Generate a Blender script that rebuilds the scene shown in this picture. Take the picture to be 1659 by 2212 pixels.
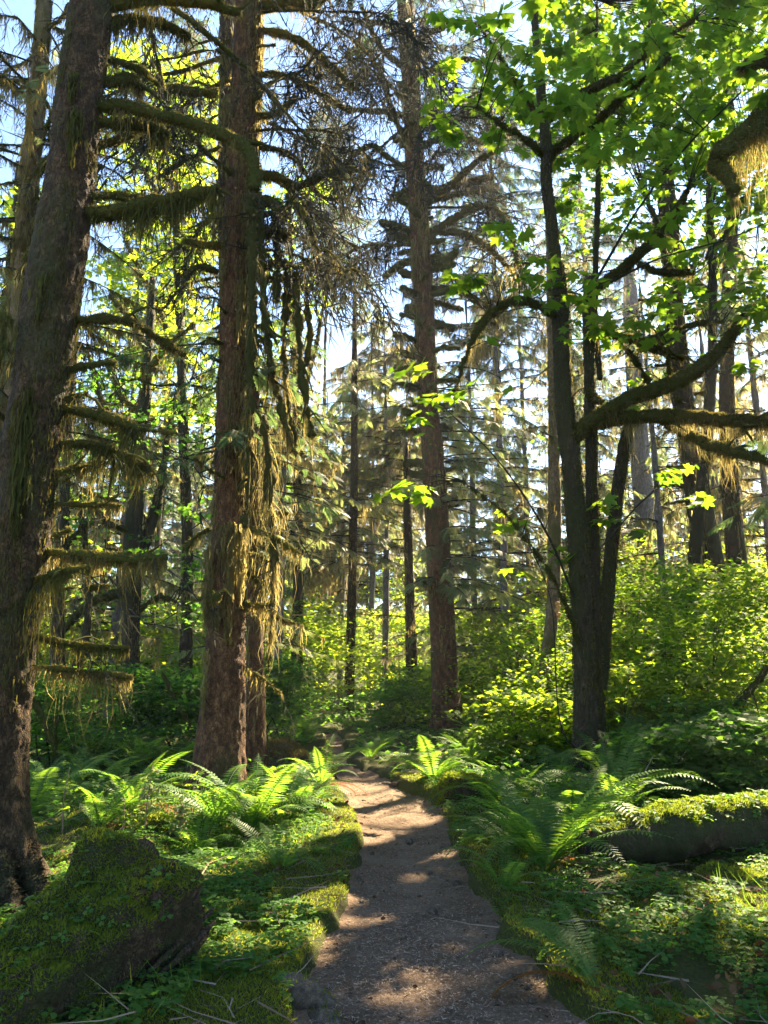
import bpy, math, numpy as np
from mathutils import Vector
for o in list(bpy.data.objects): bpy.data.objects.remove(o)
SC = bpy.context.scene
COL = SC.collection
R = math.radians
rng = np.random.default_rng(11)

# ------------------------------------------------------------------ camera, sky, sun, exposure
PITCH = R(11.74); CAM = np.array([0.0, 0.0, 1.6]); F = 1662.0      # F: focal length in units of a 1659 x 2212 picture
cam = bpy.data.cameras.new('camera'); camo = bpy.data.objects.new('camera', cam); COL.objects.link(camo)
camo.location = CAM; camo.rotation_euler = (math.pi/2 + PITCH, 0, 0)
cam.sensor_fit = 'VERTICAL'; cam.sensor_height = 34.6; cam.lens = 26.0; cam.clip_end = 2000; cam.clip_start = .05
SC.camera = camo
SUN_AZ, SUN_EL = R(34), R(42)
SUN = np.array([math.sin(SUN_AZ)*math.cos(SUN_EL), math.cos(SUN_AZ)*math.cos(SUN_EL), math.sin(SUN_EL)])
W = bpy.data.worlds.new('World'); SC.world = W; W.use_nodes = True
wn = W.node_tree.nodes; wl = W.node_tree.links
sky = wn.new('ShaderNodeTexSky'); sky.sky_type = 'NISHITA'; sky.sun_disc = False
sky.sun_elevation = SUN_EL; sky.sun_rotation = SUN_AZ; sky.altitude = 200; sky.air_density = 1.0; sky.dust_density = .03; sky.ozone_density = 3.0
bg = wn['Background']; bg.inputs[1].default_value = .052
wl.new(sky.outputs[0], bg.inputs[0])
sl = bpy.data.lights.new('sun', 'SUN'); sl.energy = 5.0; sl.angle = R(.5); sl.color = (1, .82, .55)
so = bpy.data.objects.new('sun', sl); COL.objects.link(so)
so.rotation_euler = Vector(SUN).to_track_quat('Z', 'Y').to_euler(); so.location = SUN*60
SC.view_settings.view_transform = 'Standard'; SC.view_settings.look = 'None'
SC.view_settings.gamma = 1; SC.view_settings.exposure = 3.2
cy = SC.cycles
cy.max_bounces = 7; cy.diffuse_bounces = 4; cy.glossy_bounces = 2; cy.transmission_bounces = 4; cy.transparent_max_bounces = 4
cy.caustics_reflective = False; cy.caustics_refractive = False; cy.sample_clamp_indirect = 6

# ------------------------------------------------------------------ picture <-> place
FWD = np.array([0, math.cos(PITCH), math.sin(PITCH)]); UP = np.array([0, -math.sin(PITCH), math.cos(PITCH)])
def ray(x, y): return FWD + UP*((1106-y)/F) + np.array([(x-829.5)/F, 0, 0])
def P(x, y, Y):                       # point at distance Y seen at (x, y) of the picture
    d = ray(x, y); return CAM + d*(Y/d[1])
def ZD(p): return float((np.asarray(p)-CAM) @ FWD)
def G(x, y):
    d = ray(x, y); return CAM + d*(-CAM[2]/d[2])
def unit(v): return v/np.maximum(np.linalg.norm(v, axis=-1, keepdims=True), 1e-9)

# ------------------------------------------------------------------ noise
def vnoise(p, seed=0):
    p = np.asarray(p, float); i = np.floor(p).astype(np.int64); f = p-i; f = f*f*(3-2*f)
    def h(a):
        n = (a[..., 0]*374761393 + a[..., 1]*668265263 + a[..., 2]*2147483647 + seed*974711) & 0xffffffff
        n = ((n ^ (n >> 13))*1274126177) & 0xffffffff
        return ((n ^ (n >> 16)) & 0xffff)/65535.0
    r = 0
    for dx in (0, 1):
        for dy in (0, 1):
            for dz in (0, 1):
                w = (f[..., 0] if dx else 1-f[..., 0])*(f[..., 1] if dy else 1-f[..., 1])*(f[..., 2] if dz else 1-f[..., 2])
                r = r + w*h(i+np.array([dx, dy, dz]))
    return r*2-1
def fbm(p, o=3, seed=0):
    a, r = 1., 0.
    for k in range(o): r = r + a*vnoise(p*2**k, seed+k); a *= .5
    return r

# ------------------------------------------------------------------ meshes
class MB:
    def __init__(s): s.V, s.Fs, s.n = [], [], 0
    def add(s, V, Fc):
        V = np.asarray(V, float).reshape(-1, 3); Fc = np.asarray(Fc, np.int64).reshape(-1, 3)
        if len(V): s.V.append(V); s.Fs.append(Fc+s.n); s.n += len(V)
        return s
    def arr(s):
        return (np.concatenate(s.V), np.concatenate(s.Fs)) if s.V else (np.zeros((0, 3)), np.zeros((0, 3), np.int64))
    def mesh(s, name, m, org=(0, 0, 0), smooth=True):
        V, Fc = s.arr(); V = V-np.asarray(org)
        me = bpy.data.meshes.new(name)
        me.vertices.add(len(V)); me.vertices.foreach_set('co', V.astype(np.float32).ravel())
        me.loops.add(Fc.size); me.loops.foreach_set('vertex_index', Fc.astype(np.int32).ravel())
        me.polygons.add(len(Fc)); me.polygons.foreach_set('loop_start', np.arange(0, Fc.size, 3, dtype=np.int32))
        me.polygons.foreach_set('use_smooth', np.full(len(Fc), smooth))
        me.update(calc_edges=True); me.materials.append(m)
        return me
    def build(s, name, m, parent=None, smooth=True):
        org = np.array(parent['_o']) if parent is not None else (0, 0, 0)
        o = bpy.data.objects.new(name, s.mesh(name, m, org, smooth)); COL.objects.link(o)
        if parent is not None: o.parent = parent if '_root' not in parent else parent
        if parent is not None: o['_o'] = list(org)
        return o
def tag(o, label=None, cat=None, group=None, kind=None):
    if label: o['label'] = label
    if cat: o['category'] = cat
    if group: o['group'] = group
    if kind: o['kind'] = kind
    return o
def thing(name, label, cat, loc=(0, 0, 0), group=None):
    o = bpy.data.objects.new(name, None); COL.objects.link(o); o.location = [float(v) for v in loc]; o['_o'] = [float(v) for v in loc]
    o.empty_display_size = .2
    return tag(o, label, cat, group)
def copy_tree(o, parent=None):
    c = o.copy(); COL.objects.link(c)
    if parent is not None: c.parent = parent
    for ch in list(o.children): copy_tree(ch, c)
    return c

def resample(pts, rad, step):
    pts = np.asarray(pts, float); rad = np.asarray(rad, float)
    if len(pts) > 2:                                             # catmull-rom
        P0 = np.vstack([2*pts[0]-pts[1], pts, 2*pts[-1]-pts[-2]]); out = []; ro = []
        for k in range(len(pts)-1):
            a, b, c, d = P0[k:k+4]; n = max(2, int(np.linalg.norm(c-b)/step)+1)
            t = np.linspace(0, 1, n, endpoint=False)[:, None]
            out.append(.5*((2*b)+(c-a)*t+(2*a-5*b+4*c-d)*t*t+(3*b-a-3*c+d)*t**3)); ro.append(rad[k]+(rad[k+1]-rad[k])*t[:, 0])
        return np.vstack(out+[pts[-1:]]), np.concatenate(ro+[rad[-1:]])
    n = max(2, int(np.linalg.norm(pts[1]-pts[0])/step)+1); t = np.linspace(0, 1, n)
    return pts[0]+(pts[1]-pts[0])*t[:, None], rad[0]+(rad[1]-rad[0])*t
def tube(pts, rad, sides=8, step=.1, amp=0., freq=6., seed=0, sway=0., disp=None, stretch=1.):
    p, r = resample(pts, rad, step)
    if sway:
        e = np.linspace(0, 1, len(p))[:, None]
        w = np.stack([vnoise(np.c_[p*2.2, ][:, :3]+k*17.3, seed+k) for k in range(3)], 1)
        p = p+w*sway*np.minimum(1, e*6)
    T = unit(np.gradient(p, axis=0)); a = np.array([0, 0, 1.]) if abs(T[0, 2]) < .9 else np.array([1., 0, 0])
    N = np.empty_like(p); n = unit(np.cross(T[0], a))
    for k in range(len(p)):
        n = unit(n-T[k]*(n@T[k])); N[k] = n
    B = np.cross(T, N); th = np.arange(sides)*2*np.pi/sides
    ring = N[:, None]*np.cos(th)[None, :, None]+B[:, None]*np.sin(th)[None, :, None]
    rr = np.repeat(r[:, None], sides, 1)
    base = p[:, None]+ring*rr[..., None]
    if amp: rr = rr+amp*fbm(base*np.array([freq, freq, freq/stretch]), 3, seed)
    if disp is not None: rr = rr+disp(base, ring, rr)
    V = (p[:, None]+ring*rr[..., None]).reshape(-1, 3); n = len(p)
    i = np.arange(n-1)[:, None]*sides; j = np.arange(sides)[None]; j2 = (j+1) % sides
    q = np.stack([i+j, i+j2, i+sides+j2, i+sides+j], -1).reshape(-1, 4)
    Fc = np.vstack([q[:, [0, 1, 2]], q[:, [0, 2, 3]]])
    V = np.vstack([V, p[:1], p[-1:]]); c0, c1 = n*sides, n*sides+1; j = j[0]; j2 = j2[0]
    Fc = np.vstack([Fc, np.c_[np.full(sides, c0), j2, j], np.c_[np.full(sides, c1), (n-1)*sides+j, (n-1)*sides+j2]])
    return V, Fc, p, r
def basis(X, Zup):
    X = unit(X); Z = unit(Zup-X*(Zup*X).sum(-1, keepdims=True)); Y = np.cross(Z, X); return X, Y, Z
def scatter(tv, tf, pos, X, Y, Z, s):
    s = np.broadcast_to(np.asarray(s, float), (len(pos),))[:, None, None]
    V = pos[:, None]+s*(tv[None, :, 0:1]*X[:, None]+tv[None, :, 1:2]*Y[:, None]+tv[None, :, 2:3]*Z[:, None])
    Fc = (tf[None]+(np.arange(len(pos))*len(tv))[:, None, None]).reshape(-1, 3)
    return V.reshape(-1, 3), Fc
def ribbons(root, tip, sag, w0, nseg=2, yaw=None, wig=0.):
    """tapered flat strips from root to tip (n,3), bowed by sag (n,3), width w0 (n,)"""
    n = len(root); t = np.linspace(0, 1, nseg+1)[None, :, None]
    c = root[:, None]*(1-t)+tip[:, None]*t+sag[:, None]*(4*t*(1-t))
    if wig: c = c+rng.normal(0, 1, c.shape)*wig*t
    d = unit(tip-root); yaw = rng.uniform(0, 2*np.pi, n) if yaw is None else yaw
    a = np.where(np.abs(d[:, 2:3]) < .9, np.array([[0, 0, 1.]]), np.array([[1., 0, 0]])); u = unit(np.cross(d, a)); v = np.cross(d, u)
    side = u*np.cos(yaw)[:, None]+v*np.sin(yaw)[:, None]
    w = (w0[:, None]*np.linspace(1, .12, nseg+1)[None])[..., None]*.5
    V = np.stack([c-side[:, None]*w, c+side[:, None]*w], 2).reshape(-1, 3)
    k = np.arange(nseg)*2; q = np.vstack([np.c_[k, k+1, k+3], np.c_[k, k+3, k+2]])
    Fc = (q[None]+(np.arange(n)*2*(nseg+1))[:, None, None]).reshape(-1, 3)
    return V, Fc
def strands(mb, pos, L, w, drift=.12, nseg=3):
    n = len(pos)
    if not n: return
    tip = pos+np.c_[rng.normal(0, drift, (n, 2))*L[:, None]*.5, -L]
    sag = np.c_[rng.normal(0, drift, (n, 2))*L[:, None]*.5, np.zeros(n)]
    mb.add(*ribbons(pos, tip, sag, w, nseg, wig=float(np.mean(L))*.09))
def fuzz(mb, V, Fc, dens, L, w=.35, bias=None):
    a, b, c = V[Fc[:, 0]], V[Fc[:, 1]], V[Fc[:, 2]]; nr = np.cross(b-a, c-a); ar = np.linalg.norm(nr, axis=1)/2
    n = int(dens*ar.sum())
    if n < 1: return
    k = rng.choice(len(Fc), n, p=ar/ar.sum()); u = rng.random((n, 2)); fl = u.sum(1) > 1; u[fl] = 1-u[fl]
    p = a[k]+(b-a)[k]*u[:, :1]+(c-a)[k]*u[:, 1:]; N = unit(nr[k])
    d = unit(N+rng.normal(0, .5, (n, 3))+(0 if bias is None else np.array(bias)))
    l = L*rng.uniform(.5, 1.4, n)
    s = unit(np.cross(d, rng.normal(0, 1, (n, 3))))*(l*w*.5)[:, None]
    T = np.stack([p-s, p+s, p+d*l[:, None]], 1).reshape(-1, 3)
    mb.add(T, np.arange(3*n).reshape(-1, 3))

# ------------------------------------------------------------------ materials
def newmat(name):
    m = bpy.data.materials.new(name); m.use_nodes = True; nt = m.node_tree
    for n in list(nt.nodes): nt.nodes.remove(n)
    out = nt.nodes.new('ShaderNodeOutputMaterial'); return m, nt, out
def node(nt, t, **k):
    n = nt.nodes.new(t)
    for a, v in k.items(): setattr(n, a, v)
    return n
def ramp(nt, src, stops):
    r = node(nt, 'ShaderNodeValToRGB'); e = r.color_ramp.elements
    while len(e) < len(stops): e.new(.5)
    for k, (p, c) in enumerate(stops): e[k].position = p; e[k].color = (*c, 1)
    nt.links.new(src, r.inputs[0]); return r.outputs[0]
def noise_tex(nt, scale, detail=4, vec=None, rough=.6):
    n = node(nt, 'ShaderNodeTexNoise'); n.inputs['Scale'].default_value = scale; n.inputs['Detail'].default_value = detail; n.inputs['Roughness'].default_value = rough
    if vec is not None: nt.links.new(vec, n.inputs['Vector'])
    return n.outputs['Fac']
def leafmat(name, cols, tcols, trans=.5, rough=.5, spec=.3):
    m, nt, out = newmat(name); L = nt.links
    g = node(nt, 'ShaderNodeNewGeometry'); rnd = g.outputs['Random Per Island']
    oi = node(nt, 'ShaderNodeObjectInfo')
    mx = node(nt, 'ShaderNodeMath', operation='MULTIPLY_ADD'); L.new(oi.outputs['Random'], mx.inputs[0]); mx.inputs[1].default_value = .3
    m2 = node(nt, 'ShaderNodeMath', operation='MULTIPLY'); L.new(rnd, m2.inputs[0]); m2.inputs[1].default_value = .7; L.new(m2.outputs[0], mx.inputs[2])
    st = lambda c: [(k/(len(c)-1), v) for k, v in enumerate(c)]
    bs = node(nt, 'ShaderNodeBsdfPrincipled'); L.new(ramp(nt, mx.outputs[0], st(cols)), bs.inputs['Base Color'])
    bs.inputs['Roughness'].default_value = rough; bs.inputs['Specular IOR Level'].default_value = spec
    tr = node(nt, 'ShaderNodeBsdfTranslucent'); L.new(ramp(nt, mx.outputs[0], st(tcols)), tr.inputs[0])
    mix = node(nt, 'ShaderNodeMixShader'); mix.inputs[0].default_value = trans
    L.new(bs.outputs[0], mix.inputs[1]); L.new(tr.outputs[0], mix.inputs[2]); L.new(mix.outputs[0], out.inputs[0]); return m
def barkmat(name, dark, mid, light, moss, moss_amt=.5, sc=9., stretch=.35, bump=.5):
    m, nt, out = newmat(name); L = nt.links
    tc = node(nt, 'ShaderNodeTexCoord'); mp = node(nt, 'ShaderNodeMapping'); mp.inputs['Scale'].default_value = (1, 1, stretch)
    L.new(tc.outputs['Object'], mp.inputs['Vector']); v = mp.outputs[0]
    nd = node(nt, 'ShaderNodeTexNoise'); nd.inputs['Scale'].default_value = sc*1.6; nd.inputs['Detail'].default_value = 4; L.new(v, nd.inputs['Vector'])
    va = node(nt, 'ShaderNodeVectorMath', operation='MULTIPLY_ADD'); L.new(nd.outputs['Color'], va.inputs[0]); va.inputs[1].default_value = (.22, .22, .22); L.new(v, va.inputs[2])
    vo = node(nt, 'ShaderNodeTexVoronoi', feature='DISTANCE_TO_EDGE'); vo.inputs['Scale'].default_value = sc*3.6; L.new(va.outputs[0], vo.inputs['Vector'])
    n1 = noise_tex(nt, sc*2, 6, v); n2 = noise_tex(nt, sc*7, 4, v); n3 = noise_tex(nt, sc*.28, 5, v)
    ad = node(nt, 'ShaderNodeMath', operation='MULTIPLY'); L.new(n1, ad.inputs[0])
    cl = node(nt, 'ShaderNodeMapRange'); cl.inputs['From Max'].default_value = .12; L.new(vo.outputs['Distance'], cl.inputs['Value']); cl.inputs['To Min'].default_value = .62
    L.new(cl.outputs[0], ad.inputs[1])
    col = ramp(nt, ad.outputs[0], [(.2, dark), (.45, mid), (.68, light)])
    mm = node(nt, 'ShaderNodeMath', operation='ADD'); L.new(n3, mm.inputs[0])
    h2 = node(nt, 'ShaderNodeMath', operation='MULTIPLY'); L.new(n2, h2.inputs[0]); h2.inputs[1].default_value = .35; L.new(h2.outputs[0], mm.inputs[1])
    mr = node(nt, 'ShaderNodeMapRange'); mr.inputs['From Min'].default_value = .86-.3*moss_amt; mr.inputs['From Max'].default_value = 1.0-.3*moss_amt
    L.new(mm.outputs[0], mr.inputs['Value'])
    mx = node(nt, 'ShaderNodeMix', data_type='RGBA'); L.new(mr.outputs[0], mx.inputs[0]); L.new(col, mx.inputs[6])
    L.new(ramp(nt, n2, [(.3, tuple(c*.5 for c in moss)), (.7, moss)]), mx.inputs[7])
    bs = node(nt, 'ShaderNodeBsdfPrincipled'); bs.inputs['Roughness'].default_value = .85; bs.inputs['Specular IOR Level'].default_value = .25
    L.new(mx.outputs[2], bs.inputs['Base Color'])
    hs = node(nt, 'ShaderNodeMath', operation='MULTIPLY_ADD'); L.new(n2, hs.inputs[0]); hs.inputs[1].default_value = .5; L.new(ad.outputs[0], hs.inputs[2])
    bp = node(nt, 'ShaderNodeBump'); bp.inputs['Strength'].default_value = bump; bp.inputs['Distance'].default_value = .05
    L.new(hs.outputs[0], bp.inputs['Height']); L.new(bp.outputs[0], bs.inputs['Normal']); L.new(bs.outputs[0], out.inputs[0]); return m
def groundmat(name, stops, sc, fine, rough=.95, bump=.6, dist=.02):
    m, nt, out = newmat(name); L = nt.links
    tc = node(nt, 'ShaderNodeTexCoord'); v = tc.outputs['Object']
    a = noise_tex(nt, sc, 6, v, .65); b = noise_tex(nt, fine, 5, v, .7)
    mx = node(nt, 'ShaderNodeMath', operation='MULTIPLY_ADD'); L.new(b, mx.inputs[0]); mx.inputs[1].default_value = .55
    h = node(nt, 'ShaderNodeMath', operation='MULTIPLY'); L.new(a, h.inputs[0]); h.inputs[1].default_value = .5; L.new(h.outputs[0], mx.inputs[2])
    bs = node(nt, 'ShaderNodeBsdfPrincipled'); bs.inputs['Roughness'].default_value = rough; bs.inputs['Specular IOR Level'].default_value = .2
    L.new(ramp(nt, mx.outputs[0], stops), bs.inputs['Base Color'])
    bp = node(nt, 'ShaderNodeBump'); bp.inputs['Strength'].default_value = bump; bp.inputs['Distance'].default_value = dist
    L.new(b, bp.inputs['Height']); L.new(bp.outputs[0], bs.inputs['Normal']); L.new(bs.outputs[0], out.inputs[0]); return m

M = {}
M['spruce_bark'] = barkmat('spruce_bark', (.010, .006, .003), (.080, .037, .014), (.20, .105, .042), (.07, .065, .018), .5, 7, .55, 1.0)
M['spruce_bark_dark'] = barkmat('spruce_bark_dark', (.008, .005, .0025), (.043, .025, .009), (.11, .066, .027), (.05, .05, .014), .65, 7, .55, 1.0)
M['maple_bark'] = barkmat('maple_bark', (.010, .008, .005), (.036, .027, .015), (.085, .066, .036), (.045, .045, .013), .9, 9, .22, 1.0)
M['alder_bark'] = barkmat('alder_bark', (.05, .035, .02), (.13, .09, .05), (.22, .17, .10), (.09, .085, .02), .7, 8, .6)
M['grey_bark'] = barkmat('grey_bark', (.05, .045, .05), (.11, .10, .11), (.18, .165, .16), (.10, .10, .05), .3, 6, .5)
M['moss'] = leafmat('moss', [(.022, .020, .008), (.042, .046, .012), (.052, .062, .014), (.075, .070, .022)], [(.10, .07, .02), (.18, .145, .035), (.22, .20, .04), (.28, .22, .07)], .36, .9, .1)
M['lichen'] = leafmat('lichen', [(.055, .038, .016), (.085, .066, .026), (.10, .09, .03), (.14, .115, .055)], [(.28, .20, .07), (.40, .31, .10), (.44, .38, .12), (.50, .42, .2)], .5, .9, .1)
M['grey_lichen'] = leafmat('grey_lichen', [(.09, .075, .05), (.12, .105, .07), (.15, .14, .09)], [(.28, .23, .13), (.36, .31, .18), (.44, .40, .26)], .45, .9, .1)
M['twig'] = leafmat('twig', [(.018, .019, .013), (.036, .036, .024)], [(.07, .07, .045), (.10, .10, .06)], .15, .9, .1)
M['needles'] = leafmat('needles', [(.018, .042, .016), (.03, .065, .024), (.045, .08, .035)], [(.10, .17, .05), (.14, .24, .06), (.2, .28, .1)], .4, .55, .3)
M['pale_needles'] = leafmat('pale_needles', [(.04, .070, .030), (.065, .095, .040), (.09, .112, .05)], [(.22, .28, .09), (.30, .36, .11), (.38, .42, .14)], .45, .55, .3)
M['maple_leaf'] = leafmat('maple_leaf', [(.03, .065, .010), (.045, .085, .012), (.07, .105, .014)], [(.12, .27, .012), (.21, .37, .016), (.40, .52, .025)], .55, .55, .2)
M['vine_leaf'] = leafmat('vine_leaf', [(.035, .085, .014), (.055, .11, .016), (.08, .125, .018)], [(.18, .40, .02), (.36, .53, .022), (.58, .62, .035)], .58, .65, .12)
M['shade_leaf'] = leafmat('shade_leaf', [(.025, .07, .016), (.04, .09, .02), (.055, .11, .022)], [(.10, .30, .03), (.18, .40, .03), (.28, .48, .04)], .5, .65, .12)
M['fern'] = leafmat('fern', [(.028, .075, .018), (.042, .10, .02), (.06, .12, .022)], [(.14, .34, .03), (.24, .44, .03), (.36, .52, .04)], .5, .5, .25)
M['dead_fern'] = leafmat('dead_fern', [(.13, .05, .015), (.19, .08, .02)], [(.36, .14, .03), (.46, .2, .04)], .4, .7, .1)
M['oxalis'] = leafmat('oxalis', [(.028, .085, .020), (.046, .112, .022), (.07, .135, .024)], [(.12, .34, .03), (.20, .44, .03), (.36, .54, .04)], .5, .6, .15)
M['moss_blade'] = leafmat('moss_blade', [(.042, .062, .008), (.075, .098, .012), (.105, .125, .016)], [(.18, .27, .02), (.31, .39, .03), (.44, .48, .04)], .45, .9, .1)
M['grass'] = leafmat('grass', [(.045, .10, .016), (.07, .13, .02)], [(.2, .4, .03), (.34, .5, .04)], .5, .5, .3)
M['wood'] = barkmat('wood', (.008, .005, .003), (.04, .022, .012), (.11, .068, .04), (.05, .048, .012), .75, 9, .3, 1.0)
M['log_wood'] = barkmat('log_wood', (.008, .005, .003), (.045, .026, .013), (.12, .075, .04), (.045, .05, .012), .9, 8, .8, 1.0)
M['root'] = barkmat('root', (.03, .021, .013), (.09, .067, .045), (.17, .135, .095), (.06, .07, .02), .2, 14, 1)
M['soil'] = groundmat('soil', [(.3, (.014, .010, .006)), (.42, (.03, .024, .010)), (.52, (.05, .056, .010)), (.75, (.085, .092, .014))], 1.4, 60, .95, 1.0, .03)
M['path'] = groundmat('path', [(.30, (.036, .021, .011)), (.46, (.118, .075, .044)), (.56, (.168, .112, .070)), (.74, (.30, .21, .138))], 2.2, 70, .95, 1.0, .02)
M['chip'] = leafmat('chip', [(.05, .03, .02), (.16, .105, .07), (.26, .19, .13), (.38, .30, .22)], [(.1, .06, .04), (.2, .14, .09)], .05, .8, .2)
M['dead_leaf'] = leafmat('dead_leaf', [(.03, .018, .01), (.08, .045, .02), (.13, .075, .035)], [(.1, .05, .02), (.16, .08, .03)], .25, .8, .1)
M['fungus'] = leafmat('fungus', [(.35, .22, .08), (.5, .34, .14)], [(.5, .3, .1), (.6, .4, .15)], .3, .6, .3)

# ------------------------------------------------------------------ where the path runs and how high the ground is
LE = np.array([G(x, y)[:2] for x, y in [(625, 2330), (650, 2212), (660, 2120), (695, 2050), (735, 1990), (765, 1930), (776, 1870), (788, 1820), (778, 1775), (748, 1735), (728, 1695), (712, 1660), (698, 1632), (708, 1612)]])
RE = np.array([G(x, y)[:2] for x, y in [(1350, 2330), (1235, 2212), (1150, 2120), (1088, 2050), (1040, 1960), (1003, 1890), (972, 1830), (962, 1790), (950, 1755), (900, 1722), (830, 1690), (775, 1665), (738, 1640), (742, 1612)]])
def ext(E): return np.vstack([[E[0, 0], -6], E, [E[-1, 0]-.3, E[-1, 1]+3], [E[-1, 0]+1.0, E[-1, 1]+9], [E[-1, 0]+1.5, 60]])
LE, RE = ext(LE), ext(RE)
def xl(y): return np.interp(y, LE[:, 1], LE[:, 0])
def xr(y): return np.interp(y, RE[:, 1], RE[:, 0])
def outside(x, y):                    # metres outside the path edge (negative on the path)
    return np.maximum(xl(y)-x, x-xr(y))
def sst(a, b, v):
    t = np.clip((v-a)/(b-a), 0, 1); return t*t*(3-2*t)
MOUNDS = []                           # (x, y, radius, height)
def hgt(x, y):
    x = np.asarray(x, float); y = np.asarray(y, float)
    q = np.stack([x, y, np.zeros_like(x)], -1)
    e = outside(x, y)+.06*vnoise(q*2.6, 3)+.02*vnoise(q*7, 4)
    h = .03*fbm(q*.9, 2, 5)
    bank = sst(-.02, .08, e)*(.13+.06*vnoise(q*1.3, 8)) + sst(.1, 1.6, e)*(-.03+.09*fbm(q*.55, 3, 6)+.06*vnoise(q*1.9, 9))
    near = sst(0, .4, outside(x, y))
    h = h*near+bank + sst(0, .8, e)*.035*vnoise(q*6, 12)
    for mx, my, mr, mh in MOUNDS: h = h+mh*np.exp(-((x-mx)**2+(y-my)**2)/(mr*mr))*near
    h = h-.03*(1-sst(-.12, 0, e))
    h = h+sst(38, 130, y)*10*(1+.3*vnoise(q*.03, 2)) + sst(14, 60, np.abs(x))*sst(10, 40, y)*2.0
    return h
for xd, yd, r, h in [(1500, 1990, .55, .16), (1600, 2100, .5, .12), (1000, 1720, .5, .12), (1250, 1760, 1.0, .2), (300, 1780, .6, .12), (560, 1760, .7, .10), (20, 1900, .9, -.16), (470, 1720, .9, -.12), (1270, 1680, .8, -.1)]:
    g = G(xd, yd); MOUNDS.append((g[0], g[1], r, h))
def H(x, y): return float(hgt(np.array([x]), np.array([y]))[0])
def GH(xd, yd):                       # point of the ground surface seen at (xd, yd)
    d = ray(xd, yd); t = -CAM[2]/d[2]
    for _ in range(25):
        p = CAM+d*t; t += .5*(H(p[0], p[1])-p[2])/d[2]
    p = CAM+d*t; return np.array([p[0], p[1], H(p[0], p[1])])

ax = np.sinh(np.linspace(-1, 1, 10))
xs = np.concatenate([-np.geomspace(3.2, 140, 110)[::-1], np.linspace(-3.15, 3.15, 200), np.geomspace(3.2, 140, 110)])
ys = np.concatenate([np.linspace(-8, 2.5, 30), np.linspace(2.55, 12, 240), np.geomspace(12.05, 260, 190)])
X, Yg = np.meshgrid(xs, ys); X = X+((xl(Yg)+xr(Yg))/2)*np.exp(-(X/6)**2); V = np.stack([X, Yg, hgt(X, Yg)], -1).reshape(-1, 3); nx, ny = len(xs), len(ys)
i = (np.arange(ny-1)[:, None]*nx+np.arange(nx-1)[None]).ravel(); q = np.c_[i, i+1, i+nx+1, i+nx]
mb = MB().add(V, np.vstack([q[:, [0, 1, 2]], q[:, [0, 2, 3]]]))
tag(mb.build('forest_floor', M['soil']), kind='structure')
yy = np.concatenate([np.arange(-2, 2.4, .2), np.arange(2.4, 12, .035), np.arange(12, 22, .12)]); uu = np.linspace(-.08, 1.08, 60)
Xp = xl(yy)[:, None]+(xr(yy)-xl(yy))[:, None]*uu[None]; Yp = np.repeat(yy[:, None], 60, 1)
qp = np.stack([Xp, Yp, 0*Xp], -1); c = np.abs(uu-.5)[None]*2
Zp = .010*fbm(qp*2.2, 3, 31)+.006*fbm(qp*14, 3, 32)+.004*np.abs(vnoise(qp*40, 33))+.03*c**4-.004
V = np.stack([Xp, Yp, Zp], -1).reshape(-1, 3); n = 60; i = (np.arange(len(yy)-1)[:, None]*n+np.arange(n-1)[None]).ravel(); q = np.c_[i, i+1, i+n+1, i+n]
tag(MB().add(V, np.vstack([q[:, [0, 1, 2]], q[:, [0, 2, 3]]])).build('dirt_path', M['path']), kind='structure')

# ------------------------------------------------------------------ sunbeams: gaps in the canopy through which the sun reaches the ground
BEAMS = []; STRICT = []
def beam_g(xd, yd, r): p = GH(xd, yd); BEAMS.append((p, r)); STRICT.append(True)
def beam_p(xd, yd, Y, r): BEAMS.append((P(xd, yd, Y), r)); STRICT.append(Y < 12 or (Y > 25 and 600 < xd < 870))
for a in [(790, 1830, .25), (840, 1790, .35), (900, 1760, .35), (800, 1750, .3), (860, 1730, .25), (560, 1790, .75), (470, 1780, .6), (640, 1760, .6), (720, 1760, .4), (420, 1830, .6), (330, 1850, .5),
          (230, 1860, .5), (140, 1870, .4), (560, 1860, .45), (480, 1900, .4), (330, 1740, .5), (690, 1680, .5), (1010, 1680, .6), (1070, 1660, .4), (960, 1720, .25), (830, 2190, .16), (780, 2200, .12), (880,2180,.1),
          (1580, 1900, .3), (1500, 1880, .2), (1640, 1860, .25), (1100, 1600, .6), (1480, 1600, .7), (1350, 1680, .4), (1560, 1660, .4), (700,1800,.2)]: beam_g(*a)
for a in [(535, 640, 9.8, .5), (540, 560, 9.8, .4), (520, 1190, 9.8, .6), (515, 1290, 9.8, .5), (590, 1180, 9.8, .8), (600, 1320, 9.8, .8), (520, 1550, 12, .35), (560, 1450, 11.4, .5), (525, 230, 9.8, .3), (520, 960, 9.8, .3), (600, 700, 9.3, .5), (650, 640, 9.3, .4),
          (945, 1020, 19, .8), (985, 950, 19, 1.0), (960, 1100, 19, .5), (1010, 1250, 18.5, 1.2), (1000, 1400, 18.5, 1.0), (910, 850, 19, .5), (900, 300, 19, .6), (1195, 1300, 14.5, .5), (1190, 950, 15, .6), (1190, 1100, 15, .5), (1330, 1000, 12.2, .4),
          (690, 1690, 11, .5), (920, 1080, 9, .5), (950, 830, 9.5, .6), (1120, 40, 7.5, .5), (1500, 830, 11.5, .5), (1450, 930, 11.5, .5), (1560, 950, 11.5, .6), (1600, 350, 8, .4)]: beam_p(*a)
for a in [(600, 1950, .5), (500, 2010, .35), (700, 1900, .3), (640, 2010, .25), (740, 1860, .25), (420, 1930, .3), (250, 1900, .4)]: beam_g(*a)
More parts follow.
